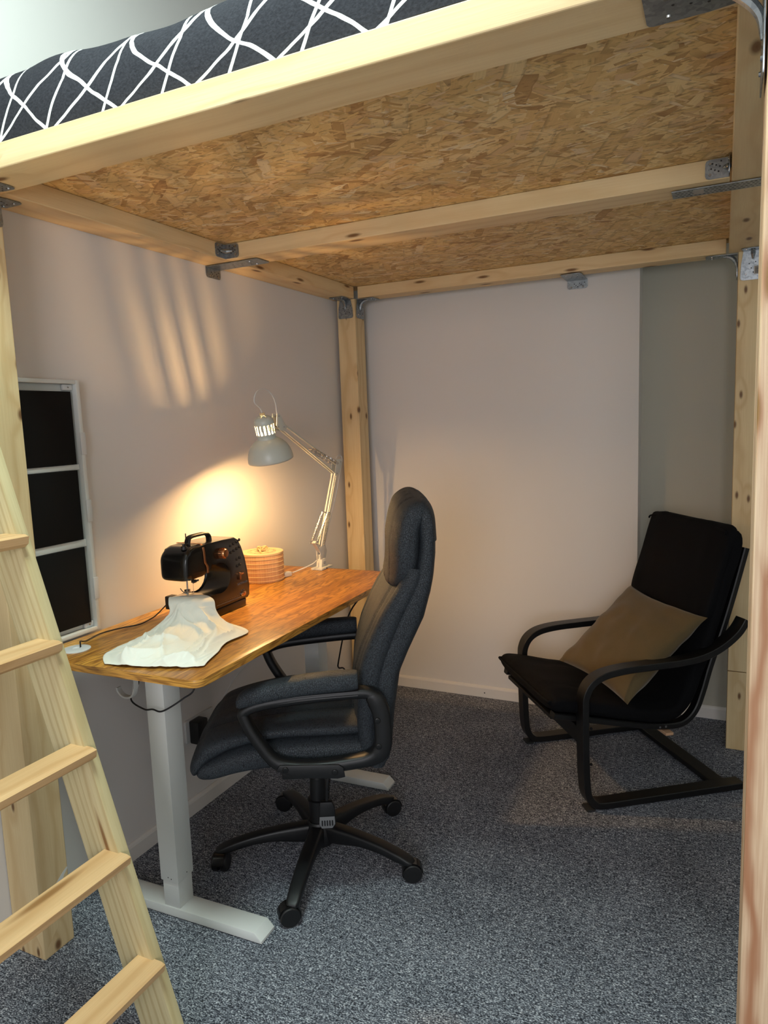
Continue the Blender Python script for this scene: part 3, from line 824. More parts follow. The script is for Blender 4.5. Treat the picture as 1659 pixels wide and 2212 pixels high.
# mechanism, gas lift, base
bm = B(); box(bm, -0.11, 0.15, -0.12, 0.12, 0.395, 0.437, 0.010); box(bm, -0.04, 0.09, -0.06, 0.06, 0.36, 0.40, 0.012)
obj('seat_mechanism', bm, 'black_plastic', oc)
CX, CY = 0.015, -0.006
bm = B(); cyl(bm, (CX, CY, .27), (CX, CY, .37), 0.013, n=24); obj('gas_piston', bm, 'steel', oc)
bm = B(); lathe(bm, [(0.0, .05), (0.040, .05), (0.040, .13), (0.034, .135), (0.034, .205), (0.037, .207), (0.037, .212), (0.029, .214), (0.027, .290), (0.022, .297), (0.0, .297)], 36, (CX, CY, 0))
obj('gas_lift_cover', bm, 'black_plastic', oc)
bm = B(); tube(bm, [(-0.03, .05, .40), (-0.030, .065, .36), (-0.022, .075, .30), (-0.018, .075, .235)], 0.0055, 10)
for i in range(9): cyl(bm, (-0.0295+i*0.0012, .068+i*.0007, .345-i*.011), (-0.0295+i*0.0012, .068+i*.0007, .339-i*.011), 0.0078, n=10)
lev = obj('tilt_lever', bm, 'black_plastic', oc)
bm = B(); prism(bm, [(.003, .245), (-.036, .245), (-.044, .225), (-.046, .165), (-.036, .150), (.002, .150), (.010, .165), (.008, .225)], 'y', .068, .088, 0.004)
obj('paddle', bm, 'black_plastic', lev, ang=40)
bm = B(); prism(bm, [(-.043, .195), (-.044, .168), (-.034, .154), (.001, .154), (.009, .168), (.007, .195)], 'y', .0885, .0905, 0.001)
pi = obj('paddle_plate', bm, 'inlay', lev, ang=40)
for i in range(5):
    bm = B(); x = -.035+i*.0085; prism(bm, rr(x-.0022, x+.0022, .163, .183, .0021, 4), 'y', .0906, .0915); obj('groove', bm, 'black_plastic', lev)
star = thing_star = obj('star_base', lathe(B(), [(0, .055), (.05, .055), (.056, .075), (.050, .110), (.040, .135), (0, .137)], 36, (CX, CY, 0)), 'black_plastic', oc)
for k in range(5):
    a = R(-1.5+72*k-208); d = V((math.cos(a), math.sin(a), 0)); c = V((CX, CY, 0)); lat = V((-math.sin(a), math.cos(a), 0))
    secs = []
    for r, zt, zb, hw in dense([(0.02, .128, .060, .026), (0.08, .126, .066, .026), (0.16, .119, .078, .0245), (0.24, .107, .074, .0235), (0.31, .090, .058, .0225), (0.345, .076, .054, .020), (0.358, .068, .056, .013)], 4):
        secs.append((c+d*r+V((0, 0, (zt+zb)/2)), lat, (0, 0, 1), hw, (zt-zb)/2, 4.0))
    bm = B(); loft(bm, secs, 24); sp = obj('spoke', bm, 'black_plastic', star, ang=60)
    # castor: swivels about the stem, wheels trail outward
    cast_a = a+[0.5, -0.4, 0.9, 1.3, -1.1][k]
    cd = V((math.cos(cast_a), math.sin(cast_a), 0)); cl = V((-cd.y, cd.x, 0))
    p = c+d*0.338; wc = p+cd*0.014
    bm = B(); cyl(bm, p+V((0, 0, .045)), p+V((0, 0, .068)), 0.009, n=14)
    for s in (1, -1):
        prof = [(0.0, 0), (.029, 0), (.031, .003), (.031, .018), (.028, .021), (0.0, .021)]
        lathe(bm, prof, 24, wc+cl*s*0.005+V((0, 0, .031)), cl*s)
    cs = obj('castor', bm, 'black_plastic', star, ang=40)
    bm = B(); hood = []
    for i in range(13):
        t = R(-25+i*(205/12)); hood.append(wc+cd*(-math.cos(t))*0.0335+V((0, 0, .031+math.sin(t)*0.0335)))
    band(bm, hood, cl, 0.036, 0.003, raw=True); obj('castor_hood', bm, 'black_gloss', star)

# ------------------------------------------------------------------ armchair (local +X forward, +Y the near side)
ac = thing('armchair', 'low black bentwood armchair with black canvas cushions near the back wall', 'armchair', (1.235, 2.73, 0), R(216.5))
for s in (1, -1):
    y = s*0.295
    side = [(-0.66, .016), (-0.45, .016), (-0.20, .016), (-0.06, .017), (-0.020, .030), (0.002, .065), (0.010, .13), (0.014, .25), (0.015, .40), (0.012, .455), (-0.012, .500), (-0.06, .528), (-0.14, .541),
            (-0.26, .545), (-0.38, .548), (-0.47, .560), (-0.55, .590), (-0.62, .640), (-0.655, .690)]
    bm = B(); band(bm, [(x, y, z) for x, z in side], (0, 1, 0), 0.058, 0.026, 5, c=0.0025)
    fr = obj('arm_frame', bm, 'black_wood', ac, ang=28)
    for z in (0.335, 0.195):
        bm = B(); cyl(bm, (-0.004, y+s*0.0285, z), (-0.004, y+s*0.031, z), 0.0055, n=14); obj('bolt', bm, 'black_gloss', fr)
    bm = B(); box(bm, -0.025, 0.008, y-0.026, y+0.026, -0.0, 0.009, 0.002); obj('glide', bm, 'rubber', fr)
    # seat rail: front lip, down to the back, up the backrest
    ys = s*0.245
    rail = [(0.115, .372), (0.05, .358), (-0.12, .318), (-0.28, .284), (-0.38, .272), (-0.44, .282), (-0.485, .325), (-0.515, .40), (-0.545, .50), (-0.595, .64), (-0.642, .79), (-0.69, .96)]
    bm = B(); band(bm, [(x, ys, z) for x, z in rail], (0, 1, 0), 0.040, 0.024, 5, c=0.004)
    rl = obj('seat_rail', bm, 'black_wood', ac, ang=28)
    for x in (-0.325, -0.35):
        bm = B(); cyl(bm, (x, ys+s*0.0195, .276), (x, ys+s*0.0215, .276), 0.0045, n=12); obj('bolt', bm, 'steel', rl)
def abar(name, p0, p1, w_, t_, mat='black_wood', zdir=None):
    o = beam(name, p0, p1, w_, t_, mat, ac, zdir); return o
abar('crossbar', (-0.012, -0.268, .265), (-0.012, .268, .265), 0.022, 0.066)
abar('crossbar', (-0.575, -0.268, .018), (-0.575, .268, .018), 0.062, 0.022)
abar('slat', (0.085, -0.225, .351), (0.085, .225, .351), 0.055, 0.016)
abar('slat', (-0.15, -0.225, .297), (-0.15, .225, .297), 0.055, 0.014)
o = abar('slat', (-0.355, -0.27, .252), (-0.355, .285, .252), 0.034, 0.012, 'raw_wood'); tag(o, 'unpainted pale wooden slat')
for z, x in ((.45, -.540), (.60, -.594), (.76, -.646), (.92, -.694)):
    abar('back_slat', (x, -0.225, z), (x, .225, z), 0.012, 0.05)
# cushion: one long pad following the rails, with a folded-over head flap
def pad(path, hw, ht, name, e=3.2, folds=0.0, seed=0.0, n=56, k=6, yoff=0):
    P = smooth_path([V(p) for p in path], k); m = len(P); secs = []
    for i, p in enumerate(P):
        d = (P[min(i+1, m-1)]-P[max(i-1, 0)]).normalized(); nn = V((0, 1, 0)).cross(d)
        t = i/(m-1); en = min(1.0, (min(i, m-1-i)/4.0)); en = math.sqrt(max(0.05, 1-(1-en)**2))
        secs.append((p, (0, 1, 0), nn, hw*(0.90+0.10*en), ht*en, e))
    bm = B(); loft(bm, secs, n)
    for v in bm.verts:
        q = noise.noise(V((v.co.x*6+seed, v.co.y*22, v.co.z*6)))
        v.co += V((0, 0, 1))*q*folds+V((1, 0, 0))*q*folds*0.5
    return obj(name, bm, 'black_cloth', ac, ang=80)
pad([(0.135, 0, .425), (0.06, 0, .412), (-0.10, 0, .372), (-0.25, 0, .338), (-0.34, 0, .325), (-0.405, 0, .338), (-0.448, 0, .40), (-0.486, 0, .50), (-0.536, 0, .64), (-0.585, 0, .79), (-0.626, 0, .93), (-0.650, 0, 1.03)],
    0.280, 0.044, 'seat_cushion', 3.4, 0.010, 1.0)
pad([(-0.515, 0, .675), (-0.540, 0, .76), (-0.583, 0, .90), (-0.615, 0, 1.0), (-0.630, 0, 1.052)], 0.275, 0.034, 'head_flap', 3.6, 0.008, 9.0)
# piping along the top edge and seat front
bm = B(); tube(bm, [(-0.592, -0.264, 1.02), (-0.598, -0.23, 1.035), (-0.600, 0, 1.040), (-0.598, .23, 1.035), (-0.592, .264, 1.02)], 0.004, 8)
obj('piping', bm, 'black_cloth', ac)
bm = B(); tube(bm, [(-0.10, -0.272, .372), (0.06, -0.271, .412), (0.125, -0.262, .430), (0.142, -0.235, .432), (0.146, 0, .434), (0.142, .235, .432), (0.125, .262, .430), (0.06, .271, .412), (-0.1, .272, .372)], 0.005, 8)
obj('piping', bm, 'black_cloth', ac)

# olive cushion leaning in the armchair
def pillow():
    bm = B(); NU = 40; g = {}
    for side in (1, -1):
        for i in range(NU+1):
            for j in range(NU+1):
                a, b = -1+2*i/NU, -1+2*j/NU
                bulge = (max(0, 1-a*a)*max(0, 1-b*b))**0.42
                pin = 0.085
                x = a*(1-pin*(1-b*b)); y = b*(1-pin*(1-a*a)*1.0)
                edge = (abs(a) == 1 or abs(b) == 1)
                if edge and side < 0: g[(side, i, j)] = g[(1, i, j)]; continue
                h = side*0.072*bulge
                wr = 0.010*noise.noise(V((a*3+side, b*3, 0.3)))+0.008*noise.noise(V((a*1.2+b*4, b*2, 5)))
                h += wr*bulge**0.5
                g[(side, i, j)] = bm.verts.new((x*0.218, y*0.232, h))
    for side in (1, -1):
        for i in range(NU):
            for j in range(NU):
                q = [g[(side, i, j)], g[(side, i+1, j)], g[(side, i+1, j+1)], g[(side, i, j+1)]]
                try: bm.faces.new(q if side > 0 else q[::-1])
                except ValueError: pass
    return bm
cu = obj('cushion', pillow(), 'olive', ang=80)
tag(cu, 'olive brown linen cushion leaning in the black armchair', 'cushion')
am = ac.matrix_basis if False else (Matrix.Translation(V((1.235, 2.73, 0))) @ Matrix.Rotation(R(216.5), 4, 'Z'))
ctr = V((-0.295, .085, .575)); uu = V((-0.18, 1.0, -0.09)).normalized(); vv = V((-0.325, -0.05, .272)).normalized(); nn = uu.cross(vv).normalized(); vv = nn.cross(uu)
if nn.x < 0: nn = -nn
cu.matrix_world = am @ Matrix(((uu.x, vv.x, nn.x, ctr.x), (uu.y, vv.y, nn.y, ctr.y), (uu.z, vv.z, nn.z, ctr.z), (0, 0, 0, 1)))
# ------------------------------------------------------------------ desk lamp
LX = 0.25
lamp = thing('desk_lamp', 'white jointed desk lamp with bell shade lit over the sewing corner', 'desk lamp', (LX, 2.545, DZ))
def lrel(o): o.location = o.location-lamp.location; return o
def lobj(name, bm, mat, parent=lamp, ang=40):
    o = obj(name, bm, mat, parent, ang=ang)
    if parent == lamp: lrel(o)
    return o
bm = B(); box(bm, LX-.026, LX+.030, 2.505, 2.60, DZ+.0005, DZ+.009, .0015)
prism(bm, [(2.53, DZ+.008), (2.585, DZ+.008), (2.568, DZ+.045), (2.538, DZ+.045)], 'x', LX-.014, LX+.014, .002)
cl = lobj('clamp', bm, 'white_gloss')
bm = B(); cyl(bm, (LX+.0135, 2.553, DZ+.026), (LX+.0185, 2.553, DZ+.026), .007, n=16); lobj('clamp_screw', bm, 'steel')
bm = B(); cyl(bm, (LX+.0305, 2.545, DZ+.005), (LX+.032, 2.545, DZ+.005), .003, n=10); lobj('screw_hole', bm, 'ink')
# the head hangs a little further out from the wall than the elbow
HB, HN, HS = V((LX, 2.208, 1.366)), V((0.305, 2.129, 1.371)), 0.966
def hp(p): return HN+(V(p)-HB)*HS
HEAD = ('head_joint', 'head_pin', 'head_stem', 'shade', 'cord_collar', 'socket', 'bulb', 'head_cord')
_lobj = lobj
def lobj(name, bm, mat, parent=lamp, ang=29):
    if name in HEAD:
        for v in bm.verts: v.co = hp(v.co)
    return _lobj({'head_pin': 'joint_pin', 'head_cord': 'cord'}.get(name, name), bm, mat, parent, ang)
A0, A1, A2 = V((LX, 2.550, .925)), V((LX, 2.722, 1.285)), hp((LX, 2.272, 1.505))
bm = B(); prism(bm, [(2.530, .905), (2.575, .905), (2.590, .935), (2.578, .965), (2.528, .962)], 'x', LX-.010, LX-.008, .0004)
prism(bm, [(2.530, .905), (2.575, .905), (2.590, .935), (2.578, .965), (2.528, .962)], 'x', LX+.008, LX+.010, .0004)
cyl(bm, (LX, 2.552, .895), (LX, 2.552, .925), .010, n=16)
lobj('swivel_bracket', bm, 'white_gloss')
def bar(name, p0, p1, r=.0042, mat='white_gloss', sq=True):
    bm = B(); cyl(bm, p0, p1, r*1.25, n=4 if sq else 8); return lobj(name, bm, mat)
def dual(name, p0, p1, gap):
    for s in (1, -1): bar(name, V(p0)+V((gap*s, 0, 0)), V(p1)+V((gap*s, 0, 0)))
bm = B()
for s in (1, -1):
    for off in (0.0, ):
        cyl(bm, A0+V((s*.007, -.012, .01)), A1+V((s*.007, -.020, -.005)), .0048, n=4)
lobj('lower_arm', bm, 'white_gloss')
bar('lower_rod', A0+V((0, .014, .012)), A1+V((0, .012, .0)), .003)
bm = B()
for s in (1, -1): cyl(bm, A1+V((s*.007, -.020, -.012)), A2+V((s*.007, .020, -.022)), .0046, n=4)
lobj('upper_arm', bm, 'white_gloss')
bar('upper_rod', A1+V((0, -.004, .030)), A2+V((0, .025, .002)), .0042)
def spring(p0, p1, r=.0048, name='spring'):
    p0, p1 = V(p0), V(p1); d = (p1-p0); u = d.normalized().orthogonal(); v = d.normalized().cross(u); n = 26
    bm = B(); pts = [p0+d*(i/(n*7))+(u*math.cos(2*math.pi*i/7)+v*math.sin(2*math.pi*i/7))*r for i in range(n*7+1)]
    tube(bm, pts, .0009, 4, raw=True); return lobj(name, bm, 'steel')
for s in (1, -1):
    spring((LX+s*.014, 2.500, .985), (LX+s*.014, 2.606, 1.105))
    spring((LX+s*.012, 2.560, .965), (LX+s*.012, 2.622, 1.100))
    spring((LX+s*.013, 2.745-.03, 1.318), (LX+.019+s*.013, 2.480, 1.393))
bm = B(); bm.free()
for dx_, y_, z_ in ((0, 2.612, 1.105), (0, 2.500, .982), (.019, 2.475, 1.393)):
    bm = B(); cyl(bm, (LX+dx_-.02, y_, z_), (LX+dx_+.02, y_, z_), .0028, n=8); lobj('spring_pin', bm, 'steel')
bm = B(); prism(bm, [(2.548, .93), (2.535, .94), (2.492, .985), (2.505, .992), (2.552, .95)], 'x', LX-.009, LX+.009, .0005); lobj('spring_bracket', bm, 'white_gloss')
bm = B()
for s in (1, -1): prism(bm, [(2.690, 1.262), (2.725, 1.262), (2.765, 1.318), (2.755, 1.335), (2.715, 1.335), (2.700, 1.30)], 'x', LX+s*.0105-.001, LX+s*.0105+.001, .0004)
lobj('elbow_joint', bm, 'white_gloss')
bm = B()
for s in (1, -1): prism(bm, [(2.300, 1.475), (2.318, 1.490), (2.268, 1.545), (2.250, 1.545), (2.243, 1.500), (2.262, 1.480)], 'x', LX+s*.0105-.001, LX+s*.0105+.001, .0004)
lobj('head_joint', bm, 'white_gloss')
for y_, z_ in ((2.262, 1.535), (2.295, 1.492), (2.256, 1.492), (2.708, 1.272), (2.752, 1.322)):
    bm = B(); cyl(bm, (LX-.013, y_, z_), (LX+.0135, y_, z_), .0038, n=10); lobj('head_pin' if y_ < 2.6 else 'joint_pin', bm, 'steel')
bm = B(); cyl(bm, (LX, 2.255, 1.495), (LX, 2.215, 1.487), .006, n=12); lobj('head_stem', bm, 'steel')
# shade: real openings round the neck and on top
HC = V((LX, 2.208, 1.366)); HA = V((0.0, -0.235, 1.0)).normalized()
prof = [(.0885, 0.0), (.0885, .006), (.087, .020), (.082, .038), (.073, .056), (.060, .070), (.047, .080), (.0365, .086), (.0345, .092), (.0350, .100), (.0375, .106), (.0380, .142), (.0385, .146), (.0375, .156), (.033, .166), (.024, .173), (.012, .176), (.009, .176)]
NS = 96   # sixteen slots of three segments in six
def skip(i, j):
    if i == 10: return (j % 6) in (1, 2, 3)
    if i == 15: return (j % 12) in (4, 5)
    return False
bm = B(); lathe(bm, prof, NS, HC, HA, skip)
sh = lobj('shade', bm, 'white_gloss', ang=35)
sh.data.materials.clear(); sh.data.materials.append(M['shade_paint'] if 'shade_paint' in M else plain('pale_shade_enamel', srgb(196, 200, 190), 0.34))
solid(sh, 0.0012)
bm = B(); lathe(bm, [(.0, .1775), (.010, .1775), (.010, .187), (.0, .188)], 20, HC, HA); lobj('cord_collar', bm, 'raffia')
# socket and glowing bulb core
bm = B(); lathe(bm, [(0, .172), (.012, .172), (.013, .150), (.006, .146), (.004, .092), (0, .091)], 20, HC, HA); lobj('socket', bm, 'white_plastic')
bm = B(); lathe(bm, [(0, .092), (.003, .091), (.0045, .086), (.0045, .016), (.003, .011), (0, .010)], 14, HC, HA)
bulb = lobj('bulb', bm, emit('bulb_glow', (1.0, 0.60, 0.25, 1), LAMP_STRENGTH))
tip = HC+HA*0.188
bm = B(); tube(bm, [tip, tip+V((0, -.012, .018)), (LX, 2.120, 1.59), (LX, 2.135, 1.625), (LX, 2.175, 1.640), (LX, 2.215, 1.635), (LX, 2.245, 1.612), (LX, 2.262, 1.58), (LX, 2.268, 1.54), (LX, 2.30, 1.505)], .0024, 8, 8)
lobj('head_cord', bm, 'white_plastic')
bm = B(); tube(bm, [(LX, 2.725, 1.335), (LX, 2.745, 1.350), (LX, 2.775, 1.348), (LX, 2.785, 1.325), (LX, 2.765, 1.285), (LX, 2.71, 1.17), (LX, 2.62, 1.02), (LX, 2.585, .95)], .0022, 8, 8)
lobj('cord', bm, 'white_plastic')
bm = B(); tube(bm, [(LX, 2.52, .905), (LX-.005, 2.48, .893), (LX-.03, 2.43, .880), (LX-.05, 2.39, .872)], .0030, 8, 8); lobj('cord', bm, 'white_plastic')
bm = B(); box(bm, -.045, .045, -.013, .013, 0, .020, .004)
sw = lobj('cord_switch', bm, 'white_plastic'); sw.location = V((LX-.065, 2.335, DZ+.001))-lamp.location; sw.rotation_euler = (0, 0, R(72))

# ------------------------------------------------------------------ round bamboo box with a raffia knot
bb = thing('storage_box', 'round bamboo box with wooden lid and raffia knot beside the lamp', 'box', (0.125, 2.285, DZ)); bb.scale = (.93, .93, .93)
bm = B(); lathe(bm, [(0, .001), (.093, .001), (.0945, .004), (.0945, .118), (.092, .120), (0, .120)], 64); obj('box_body', bm, 'bamboo', bb)
for k in range(6):
    z = .010+k*.0192; bm = B(); tube(bm, [(.0952*math.cos(a), .0952*math.sin(a), z) for a in [2*math.pi*i/48 for i in range(48)]], .0011, 5, closed=True, raw=True)
    obj('stitching', bm, 'wood_lid', bb)
bm = B(); lathe(bm, [(0, .1205), (.0955, .1205), (.0955, .128), (.094, .1295), (0, .1295)], 64); ld = obj('lid', bm, 'wood_lid', bb)
for rr_ in (.062, .052, .030):
    bm = B(); lathe(bm, [(rr_, .1296), (rr_+.0012, .1296), (rr_+.0012, .1300), (rr_, .1300), (rr_, .1296)], 48); obj('ring_mark', bm, 'wood_mark', ld)
rnd = random.Random(3)
for k in range(12):
    a = 2*math.pi*k/12; bm = B(); c = V((.057*math.cos(a), .057*math.sin(a), .1296))
    q = [c+V((rnd.uniform(-.006, .006), rnd.uniform(-.006, .006), .0003)) for _ in range(3)]; tube(bm, q, .0008, 5, raw=True); obj('ring_mark', bm, 'wood_mark', ld)
bm = B()
for k in range(16):
    c = V((0, 0, .138)); p = []
    a = rnd.uniform(0, 6.28)
    for i in range(7):
        a += rnd.uniform(.5, 1.3); p.append(c+V((rnd.uniform(.006, .022)*math.cos(a), rnd.uniform(.006, .022)*math.sin(a), rnd.uniform(-.006, .014))))
    tube(bm, p, .0022, 6, 5)
for q in ([(0.0, .01, .140), (.0, .030, .146), (.004, .042, .138)], [(0, -.01, .14), (.01, -.028, .135), (.018, -.034, .1325)]): tube(bm, q, .004, 7, 6)
obj('raffia_knot', bm, 'raffia', ld)

# ------------------------------------------------------------------ sewing machine (front faces +X, head towards -Y)
sm_ = thing('sewing_machine', 'small black and copper sewing machine stitching white cloth on the desk', 'sewing machine', (0.255, 1.79, DZ))
def mobj(name, bm, mat, parent=None, ang=40):
    o = obj(name, bm, mat, parent or sm_, ang=ang)
    if parent is None: o.location = V((-0.255, -1.79, -DZ))
    return o
FX, BX = 0.313, 0.200
def zr(z): return z
# body silhouette seen from the front (y,z) extruded through the thickness, with the arm opening as a notch
body = [(1.712, .886), (1.925, .886), (1.938, .896), (1.936, .93), (1.929, .985), (1.918, 1.035), (1.905, 1.080), (1.890, 1.105), (1.868, 1.117), (1.80, 1.118), (1.715, 1.118),
        (1.665, 1.118), (1.640, 1.111), (1.626, 1.090), (1.624, 1.05), (1.632, 1.012), (1.700, 1.016), (1.716, 1.024), (1.728, 1.036)]
arc = []
for i in range(15):     # the big round opening
    t = R(125-i*(250/14)); arc.append((1.776+.063*math.cos(t), .990+.060*math.sin(t)))
body += arc
body += [(1.722, .948), (1.66, .944), (1.645, .940), (1.642, .892), (1.65, .886)]
bm = B(); prism(bm, body, 'x', BX, FX, .007, 3); mb = mobj('housing', bm, 'black_gloss', ang=35)
bm = B(); prism(bm, [(1.700, DZ+.0005), (1.906, DZ+.0005), (1.910, .888), (1.700, .888)], 'x', .188, .316, .003); mobj('base', bm, 'black_gloss')
bm = B()    # rounded end cover of the head
secs = []
for y, hx, z0, z1, e in dense([(1.612, .044, 1.020, 1.070, 4), (1.614, .050, 1.014, 1.080, 5), (1.620, .055, 1.011, 1.096, 6), (1.634, .0568, 1.010, 1.110, 6), (1.655, .0572, 1.010, 1.1185, 6), (1.698, .0572, 1.010, 1.1192, 6)], 4):
    secs.append((((FX+BX)/2, y, (z0+z1)/2), (1, 0, 0), (0, 0, 1), hx, (z1-z0)/2, e))
loft(bm, secs, 40); mobj('head_cover', bm, 'black_gloss', ang=60)
bm = B(); band(bm, [(BX+.004, 1.700, 1.1215), (FX-.018, 1.700, 1.1215), (FX-.003, 1.700, 1.113), (FX+.0022, 1.700, 1.098), (FX+.0022, 1.703, 1.06), (FX+.0022, 1.712, 1.045), (FX+.0022, 1.713, 1.022)], (0, 1, 0), .009, .0022, 5, c=.0006)
mobj('copper_band', bm, 'copper')
bm = B(); band(bm, [(.262, 1.684, 1.115), (.262, 1.686, 1.132), (.262, 1.698, 1.1425), (.262, 1.738, 1.1445), (.262, 1.775, 1.1425), (.262, 1.790, 1.132), (.262, 1.792, 1.115)], (1, 0, 0), .022, .010, 6, c=.003)
mobj('carry_handle', bm, 'black_plastic')
bm = B(); cyl(bm, (.225, 1.72, 1.118), (.225, 1.72, 1.150), .002, n=8); mobj('spool_pin', bm, 'black_plastic')
bm = B(); cyl(bm, (.285, 1.640, 1.112), (.285, 1.640, 1.124), .011, .009, 18, .001); cyl(bm, (.285, 1.640, 1.122), (.285, 1.640, 1.131), .005, n=12); cyl(bm, (.285, 1.640, 1.126), (.285, 1.662, 1.129), .0015, n=6)
mobj('bobbin_winder', bm, 'black_plastic')
bm = B(); c = V((FX, 1.790, 1.074)); lathe(bm, [(0.0, .022), (.0135, .021), (.0165, .017), (.0175, .0), (0.0, 0)], 28, c, (1, 0, 0))
for i in range(18):
    a = 2*math.pi*i/18; p = c+V((0, math.cos(a)*.0175, math.sin(a)*.0175)); cyl(bm, p, p+V((.016, 0, 0)), .0017, n=6)
mobj('stitch_dial', bm, 'copper')
for yy, zz in [(1.842+.017*i, 1.094-.0245*j+.004*i) for j in range(2) for i in range(4)]+[(1.873+.017*i, 1.040-.024*j+.003*i) for j in range(2) for i in range(2)]:
    bm = B(); cyl(bm, (FX-.001, yy, zz-.003), (FX+.0012, yy, zz-.003), .0058, .0052, 16); mobj('stitch_button', bm, 'black_plastic')
    bm = B(); tube(bm, [(FX+.0013, yy-.003, zz-.001), (FX+.0013, yy-.001, zz-.0005), (FX+.0013, yy+.001, zz-.003), (FX+.0013, yy+.003, zz-.002)], .0005, 4, raw=True); mobj('stitch_mark', bm, 'inlay')
bm = B(); prism(bm, rr(1.878, 1.884, .962, .988, .0028, 4), 'x', FX-.001, FX+.006, .001); prism(bm, rr(1.878, 1.897, .980, .986, .0028, 4), 'x', FX+.004, FX+.009, .001); mobj('tension_lever', bm, 'copper')
bm = B(); prism(bm, rr(1.884, 1.913, .899, .915, .0078, 6), 'x', FX-.001, FX+.0015, .0005); mobj('switch_frame', bm, 'steel')
bm = B(); prism(bm, rr(1.892, 1.908, .9015, .9125, .004, 6), 'x', FX+.0015, FX+.004, .001); mobj('power_switch', bm, 'copper')
for i in range(12):
    bm = B(); y = 1.765+i*.0098; cyl(bm, (FX-.0005, y, .9065), (FX+.0006, y, .9065), .0008, n=6); mobj('scale_mark', bm, 'inlay')
bm = B(); box(bm, FX-.0005, FX+.0007, 1.748, 1.882, .8985, .9003); mobj('scale_line', bm, 'inlay')
def text(body_, size, loc, mat, name='lettering', ext=.0003, rot=None, sp=1.0):
    cu_ = bpy.data.curves.new('t', 'FONT'); cu_.body = body_; cu_.size = size; cu_.extrude = ext; cu_.space_character = sp
    t = bpy.data.objects.new('t', cu_); COL.objects.link(t)
    me = bpy.data.meshes.new_from_object(t.evaluated_get(bpy.context.evaluated_depsgraph_get())); bpy.data.objects.remove(t, do_unlink=True)
    me.materials.clear(); o = link(name, me, mat, sm_)
    m = rot or Matrix(((0, 0, 1), (1, 0, 0), (0, 1, 0)))
    o.matrix_basis = m.to_4x4(); o.location = V(loc)-V((0.255, 1.79, DZ)); return o
bpy.context.view_layer.update()
text('EASYMAXX', .0108, (FX+.0004, 1.868, .9435), 'inlay', sp=1.05)
text('OFF  I  ON', .0042, (FX+.0004, 1.885, .9195), 'inlay')
text('8', .012, (.268, 1.6155, 1.028), 'inlay', 'lettering', rot=Matrix(((1, 0, 0), (0, 0, -1), (0, 1, 0))))
for x, hz in ((.283, 1.010), ):
    bm = B(); cyl(bm, (x, 1.645, .958), (x, 1.645, 1.014), .0028, n=10); mobj('presser_bar', bm, 'steel')
    bm = B(); box(bm, x-.008, x+.006, 1.638, 1.652, .968, .980, .001); band(bm, [(x, 1.636, .971), (x, 1.645, .963), (x, 1.664, .962)], (1, 0, 0), .010, .0014); mobj('presser_foot', bm, 'steel')
    bm = B(); tube(bm, [(x-.016, 1.630, .985), (x-.013, 1.634, .976), (x-.008, 1.640, .968)], .0014, 6); mobj('lift_hook', bm, 'black_plastic')
bm = B(); cyl(bm, (.292, 1.664, .958), (.292, 1.664, 1.0), .0007, n=6); cyl(bm, (.292, 1.664, .995), (.292, 1.664, 1.016), .0020, n=8); mobj('needle', bm, 'steel')
bm = B(); box(bm, .288, .302, 1.658, 1.672, .998, 1.008, .002); cyl(bm, (.300, 1.665, 1.003), (.308, 1.674, 1.006), .003, n=10); mobj('needle_clamp', bm, 'black_plastic')
bm = B(); box(bm, BX+.006, FX-.008, 1.648, 1.715, .9435, .9465, .001); mobj('needle_plate', bm, 'steel')
bm = B(); box(bm, .172, .202, 1.655, 1.69, .900, .945, .004); mobj('plug', bm, 'black_plastic')

# ------------------------------------------------------------------ cloth under the needle
rows = [
 [(.215, 1.640, .9495), (.235, 1.660, .9500), (.262, 1.680, .9505), (.292, 1.690, .9505), (.318, 1.695, .9495)],
 [(.222, 1.622, .9515), (.245, 1.634, .9530), (.275, 1.642, .9535), (.308, 1.655, .9530), (.345, 1.680, .9500)],
 [(.240, 1.600, .940), (.262, 1.606, .947), (.292, 1.613, .950), (.332, 1.628, .950), (.376, 1.662, .944)],
 [(.250, 1.585, .905), (.275, 1.588, .914), (.304, 1.590, .920), (.350, 1.610, .922), (.392, 1.652, .912)],
 [(.245, 1.507, .873), (.302, 1.526, .882), (.353, 1.554, .884), (.400, 1.600, .884), (.424, 1.655, .878)],
 [(.243, 1.440, .866), (.335, 1.440, .876), (.415, 1.470, .874), (.463, 1.545, .869), (.528, 1.626, .865)],
 [(.250, 1.366, .865), (.366, 1.352, .872), (.451, 1.390, .872), (.506, 1.444, .868), (.540, 1.500, .865)],
 [(.262, 1.305, .864), (.385, 1.285, .874), (.479, 1.304, .870), (.543, 1.343, .867), (.572, 1.416, .8645)],
 [(.325, 1.247, .8635), (.410, 1.256, .8645), (.492, 1.278, .8645), (.556, 1.296, .8645), (.604, 1.330, .8635)]]
def cr(p0, p1, p2, p3, t): return 0.5*((2*p1)+(-p0+p2)*t+(2*p0-5*p1+4*p2-p3)*t*t+(-p0+3*p1-3*p2+p3)*t*t*t)
def patch(rows, nu, nv):
    Rw = [smooth_path(r, nu//(len(r)-1)) for r in rows]; cols = list(zip(*Rw))
    return [smooth_path(c, nv//(len(rows)-1)) for c in cols]
G = patch(rows, 96, 184)
bm = B(); gv = []
